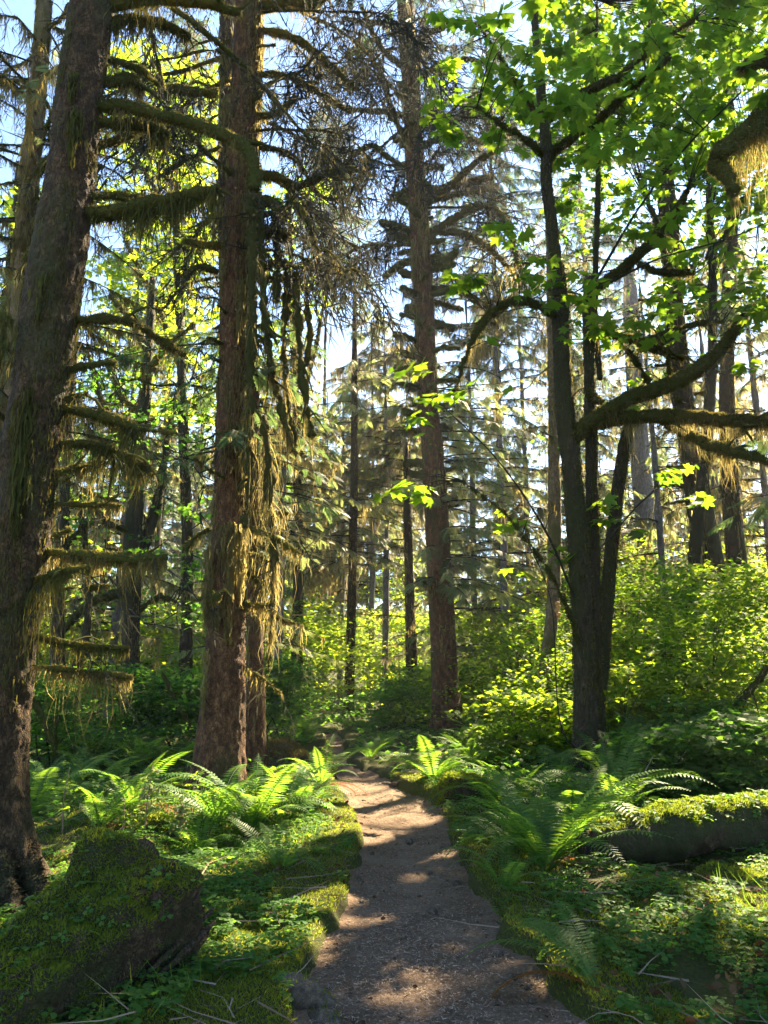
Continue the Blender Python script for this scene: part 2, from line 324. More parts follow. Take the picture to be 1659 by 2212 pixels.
for a in [(1400, 1380, 17, 1.5), (1330, 1400, 15.5, 1.0), (1480, 1330, 17, 1.2), (1100, 1400, 20, 1.4), (1040, 1330, 21, 1.0), (1540, 1420, 15.5, 1.2), (1640, 1400, 13, 1.0), (1180, 1380, 22, 1.2), (720, 1470, 31, 1.6), (700, 1380, 36, 1.8), (830, 1470, 32, 1.6), (640, 1450, 26, 1.3), (850, 1380, 38, 1.6), (230, 1430, 25, 1.5), (380, 1420, 27, 1.6), (90, 1430, 24, 1.3), (1420, 1300, 26, 1.5), (1250, 1420, 19, 1.2),
          (400, 420, 24, 1.6), (330, 320, 24, 1.4), (420, 640, 24, 1.2), (600, 560, 25, 1.4), (640, 800, 26, 1.2), (40, 600, 20, 1.5), (60, 200, 10.5, .6), (1560, 1100, 22, 1.0), (1430, 1050, 24, 1.0), (1650, 950, 20, 1.0), (1050, 1000, 23, 1.2), (1020, 1200, 22, 1.2), (1140, 800, 28, 1.3), (1280, 1100, 26, 1.0), (1500, 750, 24, 1.2), (620, 1250, 13.5, .7), (300, 1500, 19, .8), (1450, 1560, 12.5, .9), (1600, 1500, 13, .9), (1350, 1530, 14, .9)]: beam_p(*a)
BP = np.array([b[0] for b in BEAMS]); BR = np.array([b[1] for b in BEAMS]); ST = np.array(STRICT)
def sunlit_gap(p, strict=False):
    out = np.zeros(len(p), bool); BP_, BR_ = (BP[ST], BR[ST]) if strict else (BP, BR)
    for s in range(0, len(p), 20000):
        d = p[s:s+20000, None]-BP_[None]; t = d@SUN; perp = np.linalg.norm(d-t[..., None]*SUN, axis=-1)
        out[s:s+20000] = ((t > .6) & (perp < BR_*(1+.25*np.sin(d[..., 0]*9+d[..., 2]*7)))).any(1)
    return out

# ------------------------------------------------------------------ leaf, spray and frond shapes
def fan(poly, fold=.18, droop=.25):
    poly = np.array(poly, float); c = np.array([[.12, 0]]); v2 = np.vstack([c, poly]); n = len(poly)
    z = fold*np.abs(v2[:, 1])-droop*(v2[:, 0]**2+v2[:, 1]**2)*.6
    return np.c_[v2, z], np.c_[np.zeros(n, int), 1+np.arange(n), 1+(np.arange(n)+1) % n]
def lobed(half):
    pts = [(r*math.cos(R(a)), r*math.sin(R(a))) for a, r in half]; return pts+[(x, -y) for x, y in pts[::-1] if abs(y) > 1e-6]
MAPLE = fan(lobed([(0, 1.0), (7, .82), (13, .8), (17, .68), (25, .52), (33, .68), (40, .78), (46, .98), (53, .76), (62, .74), (70, .48), (86, .58), (98, .68), (108, .5), (125, .34), (160, .22)]))
SMALL = fan(lobed([(0, 1.0), (22, .5), (42, .85), (62, .42), (95, .6), (150, .25)]), .12, .3)
OVAL = fan([(0, 0), (.3, .26), (.7, .24), (1, 0), (.7, -.24), (.3, -.26)], .2, .2)
def trefoil():
    mb = MB()
    for a in (0, 120, 240):
        p = np.array([(.04, 0), (.42, .36), (.8, .42), (.95, .22), (.82, 0), (.95, -.22), (.8, -.42), (.42, -.36)])
        z = .16*np.abs(p[:, 1])-.22*(p[:, 0]**2); ca, sa = math.cos(R(a)), math.sin(R(a))
        mb.add(np.c_[p[:, 0]*ca-p[:, 1]*sa, p[:, 0]*sa+p[:, 1]*ca, z], [(0, k, k+1) for k in range(1, 7)])
    return mb.arr()
TREFOIL = trefoil()
def spray(nside=7, wid=.05, hang=0., jag=True):
    """flat spruce branchlet, 1 long: a stem and alternating side twigs, each a ribbon of needles"""
    mb = MB()
    def rib(a, b, w):
        a, b = np.array(a), np.array(b); d = b-a; s = np.array([-d[1], d[0], 0]); s = s/np.linalg.norm(s)*w; m = a+d*.45
        mb.add([a, m+s, b, m-s], [(0, 1, 2), (0, 2, 3)])
    rib((0, 0, 0), (1, 0, -.22), wid*.9)
    for k in range(nside):
        t = .12+.8*k/nside
        for sg in (-1, 1):
            l = .42*(1-t*.75)*(1 if (k+sg) % 2 else .8); rib((t, 0, -.22*t*t), (t+l*.75, sg*l*.75, -.22*t*t-.12*l-hang*l), wid)
    return mb.arr()
SPRAY = spray(9, .034); FSPRAY = spray(8, .04, .4)
def hangtwig():
    """thin drooping dead branchlet with side hairs, hangs along +x"""
    mb = MB(); g = np.random.default_rng(5)
    def rib(a, b, w):
        a, b = np.array(a, float), np.array(b, float); s = np.cross(b-a, g.normal(0, 1, 3)); s = s/np.linalg.norm(s)*w
        mb.add([a-s, a+s, b], [(0, 1, 2)])
    pts = [np.zeros(3)]
    for k in range(4): pts.append(pts[-1]+np.array([.25, g.normal(0, .05), g.normal(0, .05)]))
    for k in range(4): rib(pts[k], pts[k+1], .016)
    for k in range(9):
        t = g.uniform(.1, .95)*4; a = pts[int(t)]+(pts[int(t)+1]-pts[int(t)])*(t % 1); rib(a, a+np.array([g.uniform(.12, .4), g.normal(0, .16), g.normal(0, .16)]), .012)
    return mb.arr()
HTWIG = hangtwig()

def leaves(mb, tpl, pos, size, tilt=.35, out=None, beams=True):
    if beams: 
        k = ~sunlit_gap(pos); pos = pos[k]; size = size[k]; out = None if out is None else out[k]
    n = len(pos)
    if not n: return
    a = rng.uniform(0, 2*np.pi, n); d = np.c_[np.cos(a), np.sin(a), rng.normal(-.25, .25, n)]
    if out is not None: d = unit(d*.7+out)
    X, Y, Z = basis(d, np.c_[rng.normal(0, tilt, (n, 2)), np.ones(n)])
    mb.add(*scatter(tpl[0], tpl[1], pos, X, Y, Z, size))
def ball(c, r, n, flat=.6):
    v = unit(rng.normal(0, 1, (n, 3)))*(rng.random((n, 1))**.45)*r; v[:, 2] *= flat; return np.asarray(c)+v

# ------------------------------------------------------------------ trees
def trunk_line(pp, Y, base_ext=.3, top=None):
    """picture polyline (x, y, width) at distance Y (or x, y, width, Y) -> points and radii"""
    pts, rad = [], []
    for a in pp:
        p = P(a[0], a[1], a[3] if len(a) > 3 else Y); pts.append(p); rad.append(a[2]/2/F*ZD(p))
    return np.array(pts), np.array(rad)
class Trunk:
    def __init__(s, pts, rad): o = np.argsort(pts[:, 2]); s.p, s.r = pts[o], rad[o]
    def at(s, z): return np.stack([np.interp(z, s.p[:, 2], s.p[:, k]) for k in range(2)]+[np.asarray(z, float)], -1)
    def rad(s, z): return np.interp(z, s.p[:, 2], s.r)
def bark_disp(amp, lob=0., z0=0., flare=0., fh=.5, seed=0, nl=5):
    def f(b, ring, rr):
        q = b*np.array([11, 11, 6.]); w = np.abs(vnoise(q, seed))*.6+.6*vnoise(q*2.3, seed+1)+.5*vnoise(q*5., seed+2)
        th = np.arctan2(ring[..., 1], ring[..., 0]); zz = np.maximum(b[..., 2]-z0, 0)
        fl = flare*np.exp(-zz/fh)*(.75+.6*np.cos(nl*th+seed)*np.exp(-zz/fh)+.25*np.cos((nl+4)*th+2*seed))
        return amp*w+lob*rr*vnoise(b*1.3, seed+7)+fl
    return f
def add_trunk(root, pts, rad, mat, sides=36, step=.04, amp=.012, flare=.1, fh=.4, seed=0, lob=.06, name='trunk', label=None, nl=5):
    o = MB(); z0 = min(pts[0][2], pts[-1][2])
    V, Fc, p, r = tube(pts, rad, sides, step, disp=bark_disp(amp, lob, max(z0, H(pts[0][0], pts[0][1])-.05), flare, fh, seed, nl)); o.add(V, Fc)
    t = o.build(name, mat, root)
    if label: t['label'] = label
    return t, V, Fc
def moss_on_trunk(mb, tr, zs, n, L=(.08, .35), seed=0, w=(.008, .022), off=.01, face=None):
    z = rng.uniform(zs[0], zs[1], n*3); th = rng.uniform(0, 2*np.pi, n*3)
    keep = vnoise(np.c_[np.cos(th)*2, np.sin(th)*2, z*1.1], seed) > .05; z, th = z[keep][:n], th[keep][:n]
    if face is not None: th = face+rng.normal(0, .7, len(z))
    c = tr.at(z); r = tr.rad(z)*1.02+off; p = c+np.c_[np.cos(th)*r, np.sin(th)*r, np.zeros(len(z))]
    strands(mb, p, rng.uniform(L[0], L[1], len(z))*rng.uniform(.4, 1, len(z)), rng.uniform(w[0], w[1], len(z)), .06)
def moss_pad(mb, top, L, wid, n=120, bulge=.06):
    """a long tongue of moss hanging against a trunk, facing the path"""
    t = rng.random(n); x = rng.normal(0, wid*.35, n)*(.4+np.sin(np.pi*np.clip(t*1.1+.15, 0, 1))); 
    p = np.asarray(top)+np.c_[x, -rng.random(n)*bulge, -t*L]; strands(mb, p, rng.uniform(.12, .35, n)*min(1, L), rng.uniform(.012, .03, n), .06)
def curtain(mb, p, r, n, L, w=(.006, .018), seed=0, start=.05, clump=3.):
    tot = np.linalg.norm(np.diff(p, axis=0), axis=1).sum(); n = int(n*1.3); per = 12; m = max(1, n//per); sd = np.clip(.045/max(tot, .1), .004, .12)*rng.uniform(.4, 1.5, (m, 1))
    uc = rng.uniform(start, 1, m); lc = L*np.clip(rng.gamma(1.1, .5, m), .08, 2.); off = np.repeat(rng.normal(0, sd, (m, 1)), per, 1)+rng.normal(0, sd, (m, per))
    u = np.clip(uc[:, None]+off, start*.5, 1).ravel()*(len(p)-1)*.9999; lf = (lc[:, None]*np.exp(-(off/sd*.6)**2)*rng.uniform(.45, 1, (m, per))).ravel(); n = m*per
    i = np.minimum(u.astype(int), len(p)-2); f = (u-i)[:, None]
    c = p[i]*(1-f)+p[i+1]*f; rr = (r[i]*(1-f[:, 0])+r[i+1]*f[:, 0]); off = np.clip(np.repeat(rng.uniform(-.9, .9, m), per)+rng.normal(0, .15, n), -1, 1)
    T = unit(p[i+1]-p[i]); s = unit(np.cross(T, np.array([0, 0, 1.]))+1e-6)
    c = c+s*(off*rr)[:, None]; c[:, 2] -= rr*np.sqrt(np.maximum(0, 1-off**2))*.85
    k = np.clip(.55+1.0*vnoise(c*clump, seed), .05, 1.4)
    strands(mb, c, np.maximum(lf*k, .012), rng.uniform(w[0], w[1], n)*.75, .25, 4)
def limb(root, line, Y, mat, moss=None, L=.3, n=200, fz=0, fl=.03, amp=.012, sides=10, dY=0., name='branch', w=(.006, .018), sway=0., mossmat=None, seed=None, grow=1.0, twigs=0, tl=.5, step=.06):
    """one limb traced at its own distance: line = (x, y, width[, Y])"""
    seed = int(rng.integers(1e6)) if seed is None else seed
    pts, rad = [], []; m = len(line)
    for k, a in enumerate(line):
        yy = a[3] if len(a) > 3 else Y+dY*k/(m-1); p = P(a[0], a[1], yy); pts.append(p); rad.append(a[2]/2/F*ZD(p)*grow)
    return limb3(root, np.array(pts), np.array(rad), mat, moss, L, n, fz, fl, amp, sides, name, w, sway, mossmat, seed, twigs, tl, step)
def limb3(root, pts, rad, mat, moss=True, L=.3, n=200, fz=0, fl=.03, amp=.012, sides=10, name='branch', w=(.006, .018), sway=0., mossmat=None, seed=0, twigs=0, tl=.5, step=.06):
    o = MB(); V, Fc, p, r = tube(pts, rad, sides, step*.7, amp*1.6, 10, seed, sway); o.add(V, Fc)
    if fz: fuzz(o, V, Fc, fz*5, fl*1.1, .4, (0, 0, -.35))
    b = o.build(name, mat, root)
    if moss:
        h = MB(); curtain(h, p, r, n, L, w, seed); h.build('hanging_moss', mossmat or M['lichen'], b)
    if len(p) > 8 and rad[0] < .09 and moss:
        ft = MB()
        for k in range(max(1, int(np.linalg.norm(p[-1]-p[0])*3))):
            q = int(rng.uniform(.3, .98)*(len(p)-1)); d = unit(unit(p[min(q+2, len(p)-1)]-p[max(q-2, 0)]+1e-5)*.6+rng.normal(0, .5, 3)); l = rng.uniform(.12, .5)
            ft.add(*tube(np.array([p[q], p[q]+d*l*.5, p[q]+d*l+[0, 0, rng.normal(-.08, .08)]]), [r[q]*.45, r[q]*.35, .003], 5, .06, r[q]*.1, 12, q)[:2])
        ft.build('twig_sprays', mat, b)
    if twigs:
        t = MB(); lace(t, p, twigs, tl, .3); t.build('twig_sprays', M['twig'], b)
    return p, r
def lace(mb, p, n, L, start=.2, drop=1.):
    n = max(1, int(n*.85))
    u = rng.uniform(start, 1, n)*(len(p)-1); i = np.minimum(u.astype(int), len(p)-2); f = (u-i)[:, None]; c = p[i]*(1-f)+p[i+1]*f
    T = unit(p[i+1]-p[i]); d = unit(T*rng.uniform(0, .8, (n, 1))+rng.normal(0, .45, (n, 3))+np.array([0, 0, -1.])*drop)
    X, Y, Z = basis(d, rng.normal(0, 1, (n, 3))); mb.add(*scatter(HTWIG[0], HTWIG[1], c, X, Y, Z, L*rng.uniform(.5, 1.3, n)))
def dead_branches(root, tr, zs, n, lens, r0, mat, moss=True, L=.25, nm=120, seed=0, droop=.35, az=None, name='branch', up=.15, twigs=0, tl=.5, fz=0, mossmat=None, w=(.006, .018), away=True):
    g = np.random.default_rng(seed)
    zz = np.linspace(zs[0], zs[1], n)+g.normal(0, .1*(zs[1]-zs[0])/n, n)
    for k in range(n):
        z = zz[k]; a = g.uniform(0, 2*np.pi) if az is None else az[k % len(az)]+g.normal(0, .35); l = g.uniform(*lens)
        c = tr.at(np.array([z]))[0]; rr = r0*g.uniform(.6, 1.2)*(.5+.5*min(1, l)); d = np.array([math.cos(a), math.sin(a), 0]); s = np.array([-d[1], d[0], 0]); cv = g.normal(0, .18)
        ts = np.linspace(0, 1, 6); pts = [c+d*l*t+s*cv*l*t*t+np.array([0, 0, l*(up*t-droop*t*t*(1+.3*g.normal()))])+g.normal(0, .02, 3)*l*t for t in ts]
        limb3(root, np.array(pts), np.linspace(rr, rr*(.35 if l > 1 else .7), 6), mat, moss, L*g.uniform(.5, 1.3), int(nm*l), fz, .03, rr*.25, 8, name, w, 0, mossmat, seed+k, int(twigs*l), tl)
def spruce_crown(needle_mb, twig_mb, lich_mb, tr, zs, n, lens, sp=.5, dens=9, lich=0, LL=.35, seed=0, droop=.35, az=None, tpl=None, r0=.02, beams=True, start=.2, wl=(.012, .03), face=None, gapkeep=0.):
    g = np.random.default_rng(seed); tpl = tpl or SPRAY
    zz = zs[0]+(zs[1]-zs[0])*np.sort(g.random(n)); A = []; D = []; Sz = []; free = []
    for z in zz:
        f = (z-zs[0])/(zs[1]-zs[0]); l = (lens[0]+(lens[1]-lens[0])*f)*g.uniform(.7, 1.2); a = g.uniform(0, 2*np.pi)
        if az is not None: a = az+g.normal(0, face or .9)
        c = tr.at(np.array([z]))[0]; d = np.array([math.cos(a), math.sin(a), 0]); s = np.array([-d[1], d[0], 0]); cv = g.normal(0, .12); dr = droop*g.uniform(.6, 1.4)
        ts = np.linspace(0, 1, 7); p = c+d*(l*ts)[:, None]+s*(cv*l*ts**2)[:, None]; p[:, 2] += l*(.12*ts-dr*ts**2+.10*ts**4)
        gk = g.random() < gapkeep; free.append(gk)
        if beams and (sunlit_gap(p, True).any() or (not gk and sunlit_gap(p).any())): free.pop(); continue
        twig_mb.add(*tube(p, np.linspace(r0*(.4+.3*l), .004, 7), 4, l/5)[:2])
        m = max(3, int(dens*l)); t = np.sort(g.uniform(start, 1, m)); q = np.stack([np.interp(t, ts, p[:, k]) for k in range(3)], 1)
        T = unit(np.stack([np.interp(np.minimum(t+.03, 1.03), np.r_[ts, 1.1], np.r_[p[:, k], 2*p[-1, k]-p[-2, k]]) for k in range(3)], 1)-q+1e-6)
        sg = np.where(np.arange(m) % 2 == 0, 1, -1)[:, None]
        dd = unit(T*g.uniform(.4, 1, (m, 1))+s*sg*g.uniform(.3, 1., (m, 1))+np.array([0, 0, -1])*g.uniform(.1, .9, (m, 1))); dd[-1] = T[-1]
        A.append(q); D.append(dd); Sz.append(sp*g.uniform(.6, 1.2, m)*(1-.35*t))
        if lich:
            lp = p.copy(); curtain(lich_mb, lp, np.full(7, .015), max(2, int(lich*l)), LL, wl, seed, .1, 2.)
    A, D, Sz = np.vstack(A), np.vstack(D), np.concatenate(Sz)
    if beams and not gapkeep: k = ~sunlit_gap(A); A, D, Sz = A[k], D[k], Sz[k]
    X, Y, Z = basis(D, np.c_[rng.normal(0, .35, (len(A), 2)), np.ones(len(A))]); needle_mb.add(*scatter(tpl[0], tpl[1], A, X, Y, Z, Sz))
def twig_to(mb, limbs, c, r0=.012, sag=.1):
    best = None
    for p in limbs:
        d = np.linalg.norm(p-c, axis=1); k = int(d.argmin())
        if best is None or d[k] < best[0]: best = (d[k], p[k])
    a = best[1]; mid = (a+c)/2+np.array([0, 0, sag*best[0]])+rng.normal(0, .05, 3)*best[0]
    V, Fc, p, r = tube(np.array([a, mid, c]), [r0, r0*.6, r0*.3], 4, .2); mb.add(V, Fc); return p
def extend(pts, rad, z, r): 
    p = pts[-1]; return np.vstack([pts, [p[0], p[1], z]]), np.r_[rad, r]

# ------------------------------------------------------------------ the big spruces
def near_spruce(kind, label, line, Y, mat, top, seed, **k):
    pts, rad = trunk_line(line, Y); g = H(pts[0][0], Y)
    if top: pts, rad = extend(pts, rad, top, .06)
    root = thing(kind, label, 'tree', (pts[0][0], Y, g))
    t, V, Fc = add_trunk(root, pts, rad, mat, seed=seed, **k)
    return root, t, Trunk(pts, rad), V, Fc, g

# 1: the great dark spruce at the left edge
Y1 = 6.2
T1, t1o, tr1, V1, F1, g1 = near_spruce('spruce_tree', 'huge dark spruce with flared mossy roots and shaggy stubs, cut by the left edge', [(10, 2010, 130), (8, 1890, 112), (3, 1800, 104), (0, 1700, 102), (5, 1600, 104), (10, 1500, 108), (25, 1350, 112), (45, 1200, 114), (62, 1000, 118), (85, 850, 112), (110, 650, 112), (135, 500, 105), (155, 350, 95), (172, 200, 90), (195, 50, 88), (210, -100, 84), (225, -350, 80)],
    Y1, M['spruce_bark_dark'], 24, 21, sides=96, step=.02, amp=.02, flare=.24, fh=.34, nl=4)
for ln in ([(30, 1800, 44, 6.2), (52, 1860, 42, 6.1), (78, 1915, 38, 5.95), (105, 1985, 34, 5.85)], [(-10, 1830, 50, 6.1), (5, 1900, 46, 5.85), (25, 1965, 42, 5.65), (40, 2040, 36, 5.5)], [(-30, 1850, 50, 6.0), (-70, 1950, 46, 5.6), (-120, 2030, 40, 5.4)]):
    limb(T1, ln, Y1, M['spruce_bark_dark'], None, sides=14, amp=.02, name='root', fz=700, fl=.03, step=.04)
mo = MB(); moss_on_trunk(mo, tr1, (.1, 9), 3400, (.04, .18), 3, (.006, .016)); 
for (x, y, L, wd, n) in [(88, 855, 1.0, .09, 260), (82, 1020, .5, .08, 110), (185, 270, .5, .09, 220), (178, 190, .3, .09, 100), (70, 1080, .35, .05, 70), (40, 700, .5, .1, 120), (120, 620, .4, .08, 90)]:
    p = P(x, y, Y1); p[1] -= float(tr1.rad(p[2]))*.98; moss_pad(mo, p, L, wd, n)
mo.build('hanging_moss', M['moss'], T1)
MB1 = [([(205, 180, 24), (245, 176, 26), (285, 172, 26), (302, 195, 24)], .35, 260, .4), ([(212, 228, 26), (270, 230, 26), (330, 245, 26), (390, 258, 26), (450, 280, 27), (505, 303, 27), (538, 328, 26), (548, 365, 24), (548, 410, 22)], .3, 420, -.3),
  ([(200, 262, 20), (260, 268, 20), (320, 272, 22), (366, 292, 18)], .3, 220, .2), ([(200, 312, 14), (255, 303, 16), (310, 277, 12)], .35, 160, .5), ([(195, 424, 14), (260, 424, 18), (350, 430, 8)], .22, 180, .6),
  ([(190, 465, 30), (260, 455, 34), (340, 440, 34), (420, 420, 28), (472, 404, 14)], .45, 700, -.4), ([(165, 690, 18), (240, 690, 17), (300, 702, 16), (345, 735, 15), (402, 768, 13)], .22, 300, .6),
  ([(150, 795, 14), (205, 786, 14), (248, 782, 10)], .3, 130, .3), ([(140, 860, 12), (190, 843, 8)], .4, 80, .2), ([(130, 878, 16), (195, 893, 20), (250, 906, 22), (303, 928, 14)], .45, 480, -.3), ([(303, 928, 7), (345, 932, 6), (382, 937, 5)], .05, 6, -.3),
  ([(125, 955, 14), (215, 962, 16), (270, 985, 18), (332, 1018, 16)], .32, 420, .3), ([(118, 1022, 18), (175, 1008, 17), (225, 998, 14)], .2, 140, .4), ([(110, 1088, 10), (200, 1090, 10), (262, 1093, 8)], .12, 60, .2), ([(90, 1163, 12), (152, 1143, 9)], .12, 40, .2),
  ([(95, 1192, 14), (190, 1200, 20), (280, 1207, 22), (357, 1204, 16)], .42, 620, -.5), ([(50, 1256, 12), (130, 1236, 13), (192, 1225, 10)], .5, 260, -.6), ([(80, 1275, 7), (170, 1270, 7), (255, 1264, 5)], .1, 40, .4), ([(75, 1372, 10), (160, 1391, 11), (278, 1400, 9)], .36, 280, .2), ([(65, 1436, 9), (180, 1448, 10), (287, 1462, 7)], .3, 240, .2),
  ([(215, 60, 22), (290, 40, 20), (360, 55, 18), (410, 80, 12)], .35, 260, .5), ([(205, 120, 16), (300, 150, 14), (345, 185, 8)], .3, 140, .7), ([(230, 10, 30), (330, -5, 28), (440, 5, 24), (520, 30, 14)], .4, 320, .2)]
for ln, L, n, dy in MB1: limb(T1, ln, Y1, M['moss'], True, L*1.15, int(n*2.6), 900, .022, .012, dY=dy, mossmat=M['moss'] if rng.random() < .6 else M['lichen'], twigs=4, tl=.5)
for ln, L, n, dy in [([(130, 330, 20), (105, 345, 18), (85, 380, 10)], .3, 90, .2), ([(70, 780, 16), (40, 770, 14), (20, 790, 10)], .4, 120, .2), ([(110, 560, 16), (80, 545, 14), (55, 560, 12)], .3, 90, .2), ([(60, 900, 14), (20, 905, 12)], .35, 90, .2), ([(140, 230, 20), (120, 235, 18), (100, 280, 12)], .3, 90, .1)]:
    limb(T1, ln, Y1, M['moss'], True, L, n, 900, .022, dY=dy)
ex = MB(); lt = tr1
for z in np.linspace(8.4, 12, 9):
    a = rng.uniform(0, 6.28); c = tr1.at(np.array([z]))[0]; d = np.array([math.cos(a), math.sin(a), -.15]); ln = rng.uniform(1.5, 3)
    p, r = limb3(T1, np.array([c, c+d*ln*.5+[0, 0, .1], c+d*ln-[0, 0, .3]]), [.035, .03, .012], M['moss'], True, .35, 160, 500, .025, twigs=30, tl=.7)

# 2: the reddish spruce left of the path with the draped limbs
Y2 = 10.0
S2 = Y2/12.3
T2, t2o, tr2, V2, F2, g2 = near_spruce('spruce_tree', 'tall reddish spruce with thick scaly trunk beside the sunlit fern left of the path', [(468, 1745, 104), (472, 1680, 98), (478, 1600, 93), (484, 1500, 87), (487, 1400, 82), (490, 1300, 77), (494, 1200, 72), (497, 1050, 68), (502, 900, 67), (508, 750, 66), (512, 600, 68), (518, 450, 64), (526, 300, 62), (533, 150, 58), (538, 0, 55), (543, -200, 50)],
    Y2, M['spruce_bark'], 27, 22, sides=80, step=.03, amp=.022, flare=.12, fh=.5)
mo = MB(); moss_on_trunk(mo, tr2, (2.6, 11.7), 3000, (.06, .32), 5, (.008, .022)); moss_on_trunk(mo, tr2, (3.8, 11.7), 1800, (.1, .45), 6, (.01, .026), .03, face=-.3)
for (x, y, L, wd, n) in [(510, 1135, 1.1, .22, 420), (530, 1180, .8, .12, 200), (478, 1285, .5, .22, 260), (500, 1310, .5, .1, 140), (490, 580, .35, .1, 80), (540, 960, .7, .1, 160), (495, 230, .5, .15, 160), (460, 1180, 1.2, .10, 180), (455, 1400, 1.0, .06, 80), (528, 620, 1.0, .1, 180), (475, 450, .7, .12, 150), (490, 120, .8, .15, 160), (508, 1330, .4, .06, 60)]:
    p = P(x, y, Y2); p[1] -= float(tr2.rad(p[2]))*.9; moss_pad(mo, p, L*S2, wd*S2, n, .1)
mo.build('hanging_moss', M['lichen'], T2)
B2 = [([(470, 203, 18), (420, 198, 19), (370, 193, 20), (335, 208, 15)], .3, 150, -.3, 1), ([(478, 318, 10), (400, 346, 11), (340, 385, 8)], .35, 120, -.6, 1), ([(475, 530, 17), (440, 528, 16), (395, 520, 14)], .3, 100, -.2, 1), ([(470, 590, 12), (430, 575, 14), (400, 600, 8)], .4, 90, -.3, 1),
  ([(560, 380, 20), (600, 382, 20), (642, 402, 18), (700, 378, 14), (755, 366, 11), (815, 382, 6)], .35, 300, .6, 1), ([(560, 160, 14), (620, 165, 13), (680, 195, 12), (760, 245, 8)], .35, 260, 1.0, 1), ([(560, 65, 16), (630, 80, 15), (690, 120, 13), (770, 195, 9)], .4, 300, .4, 1), ([(560, 20, 20), (620, 5, 18), (680, 10, 20), (720, -30, 12)], .5, 300, .3, 1),
  ([(560, 250, 14), (600, 245, 14), (640, 210, 16)], .4, 100, -.5, 1), ([(555, 320, 12), (590, 322, 12), (640, 345, 10), (690, 420, 6), (740, 430, 4)], .3, 160, .9, 1), ([(620, 420, 14), (660, 470, 12), (685, 540, 8)], .2, 100, .2, 0), ([(560, 500, 18), (585, 495, 18), (625, 505, 14)], .3, 120, -.4, 1), ([(555, 512, 14), (590, 510, 14), (622, 520, 10)], .35, 120, -.1, 1), ([(560, 575, 18), (590, 570, 18), (617, 572, 16)], .3, 100, .2, 1), ([(555, 430, 22), (590, 440, 24), (612, 470, 24)], .25, 100, -.3, 1), ([(560, 605, 16), (590, 603, 15), (650, 602, 10)], .2, 100, .4, 1),
  ([(495, 1145, 8), (540, 1142, 8), (590, 1160, 8), (652, 1198, 7)], .5, 380, -.6, 1), ([(525, 1195, 8), (560, 1200, 8), (588, 1225, 5)], .3, 150, .4, 1), ([(520, 1302, 9), (560, 1306, 9), (598, 1304, 5)], .5, 280, -.3, 1), ([(535, 1108, 8), (580, 1105, 8), (622, 1108, 6)], .35, 180, .3, 1), ([(530, 1230, 8), (560, 1260, 7), (600, 1330, 5), (655, 1350, 4)], .45, 260, .5, 1), ([(450, 1145, 10), (420, 1160, 8), (400, 1190, 6)], .4, 120, -.3, 1), ([(445, 1285, 18), (470, 1290, 20)], .4, 120, -.7, 1), ([(520, 960, 8), (490, 935, 6), (470, 940, 4)], .3, 60, -.5, 1), ([(520, 1045, 5), (460, 1020, 5), (420, 990, 3)], .4, 80, -.7, 1), ([(525, 1440, 8), (560, 1460, 6), (610, 1500, 4)], .35, 120, .8, 0)]
for ln, L, n, dy, lc in B2: limb(T2, ln, Y2, M['moss'], True, L, int(n*1.8), 300, .035, dY=dy, mossmat=M['lichen'], twigs=14 if ln[0][1] < 450 else 3, tl=.8, w=(.008, .024))
# the draped, moss-bearded limbs that hang down its right side
for ln, L, n in [([(540, 400, 22, 11.5), (546, 520, 22, 11.3), (543, 700, 22, 11.2), (540, 850, 20, 11.2), (537, 1000, 18, 11.2), (532, 1140, 10, 11.2)], .35, 700), ([(560, 420, 20, 11.8), (566, 600, 20, 11.6), (580, 750, 22, 11.5), (602, 860, 16, 11.5), (634, 975, 8, 11.5)], .45, 700), ([(640, 590, 18, 12), (645, 720, 18, 11.9), (655, 830, 18, 11.8), (676, 942, 12, 11.7)], .3, 420), ([(615, 560, 14, 12.3), (620, 650, 12, 12.2), (612, 770, 10, 12.1), (640, 990, 6, 12)], .4, 320),
        ([(570, 900, 16, 11.9), (580, 1000, 18, 11.8), (583, 1080, 18, 11.8), (592, 1200, 12, 11.8), (590, 1300, 10, 11.9), (580, 1440, 6, 12)], .4, 520), ([(525, 920, 20, 12), (530, 1000, 18, 11.9)], .4, 140), ([(660, 620, 12, 12.4), (668, 700, 12, 12.4), (665, 790, 8, 12.4)], .25, 150), ([(590, 470, 18, 12.2), (600, 560, 16, 12.1), (596, 650, 12, 12.1)], .35, 240)]:
    ln = [(a, b, c, d*S2) for a, b, c, d in ln]; limb(T2, ln, Y2, M['moss'], True, L*1.7, n*4, 50, .04, .03, grow=.85, mossmat=M['lichen'], w=(.005, .016), sides=8)
dead_branches(T2, tr2, (5.5, 11.2), 26, (.2, .5), .042, M['moss'], True, .35, 120, 31, .1, fz=300, mossmat=M['lichen'], w=(.008, .024))
dead_branches(T2, tr2, (7.2, 12.5), 16, (1.4, 3.0), .035, M['moss'], True, .4, 90, 32, .35, az=[0, .6, -.5, 2.6, 3.6, 1.2], fz=200, twigs=26, tl=.9, mossmat=M['lichen'])
nm, tw, li = MB(), MB(), MB()
spruce_crown(nm, tw, li, tr2, (3.7, 6.1), 12, (1.8, 1.3), .35, 10, 40, .35, 41, .3, az=.4, face=.8, beams=False)
spruce_crown(nm, tw, li, tr2, (4.3, 6.8), 10, (1.8, 1.5), .35, 10, 40, .35, 42, .3, az=2.6, face=.7, beams=False)
spruce_crown(nm, tw, li, tr2, (12, 20), 26, (2.5, 3.2), .6, 7, 30, .4, 43, .35, tpl=FSPRAY)
cr = nm.build('crown', M['needles'], T2); tw.build('twig_sprays', M['twig'], cr); li.build('hanging_moss', M['lichen'], cr)

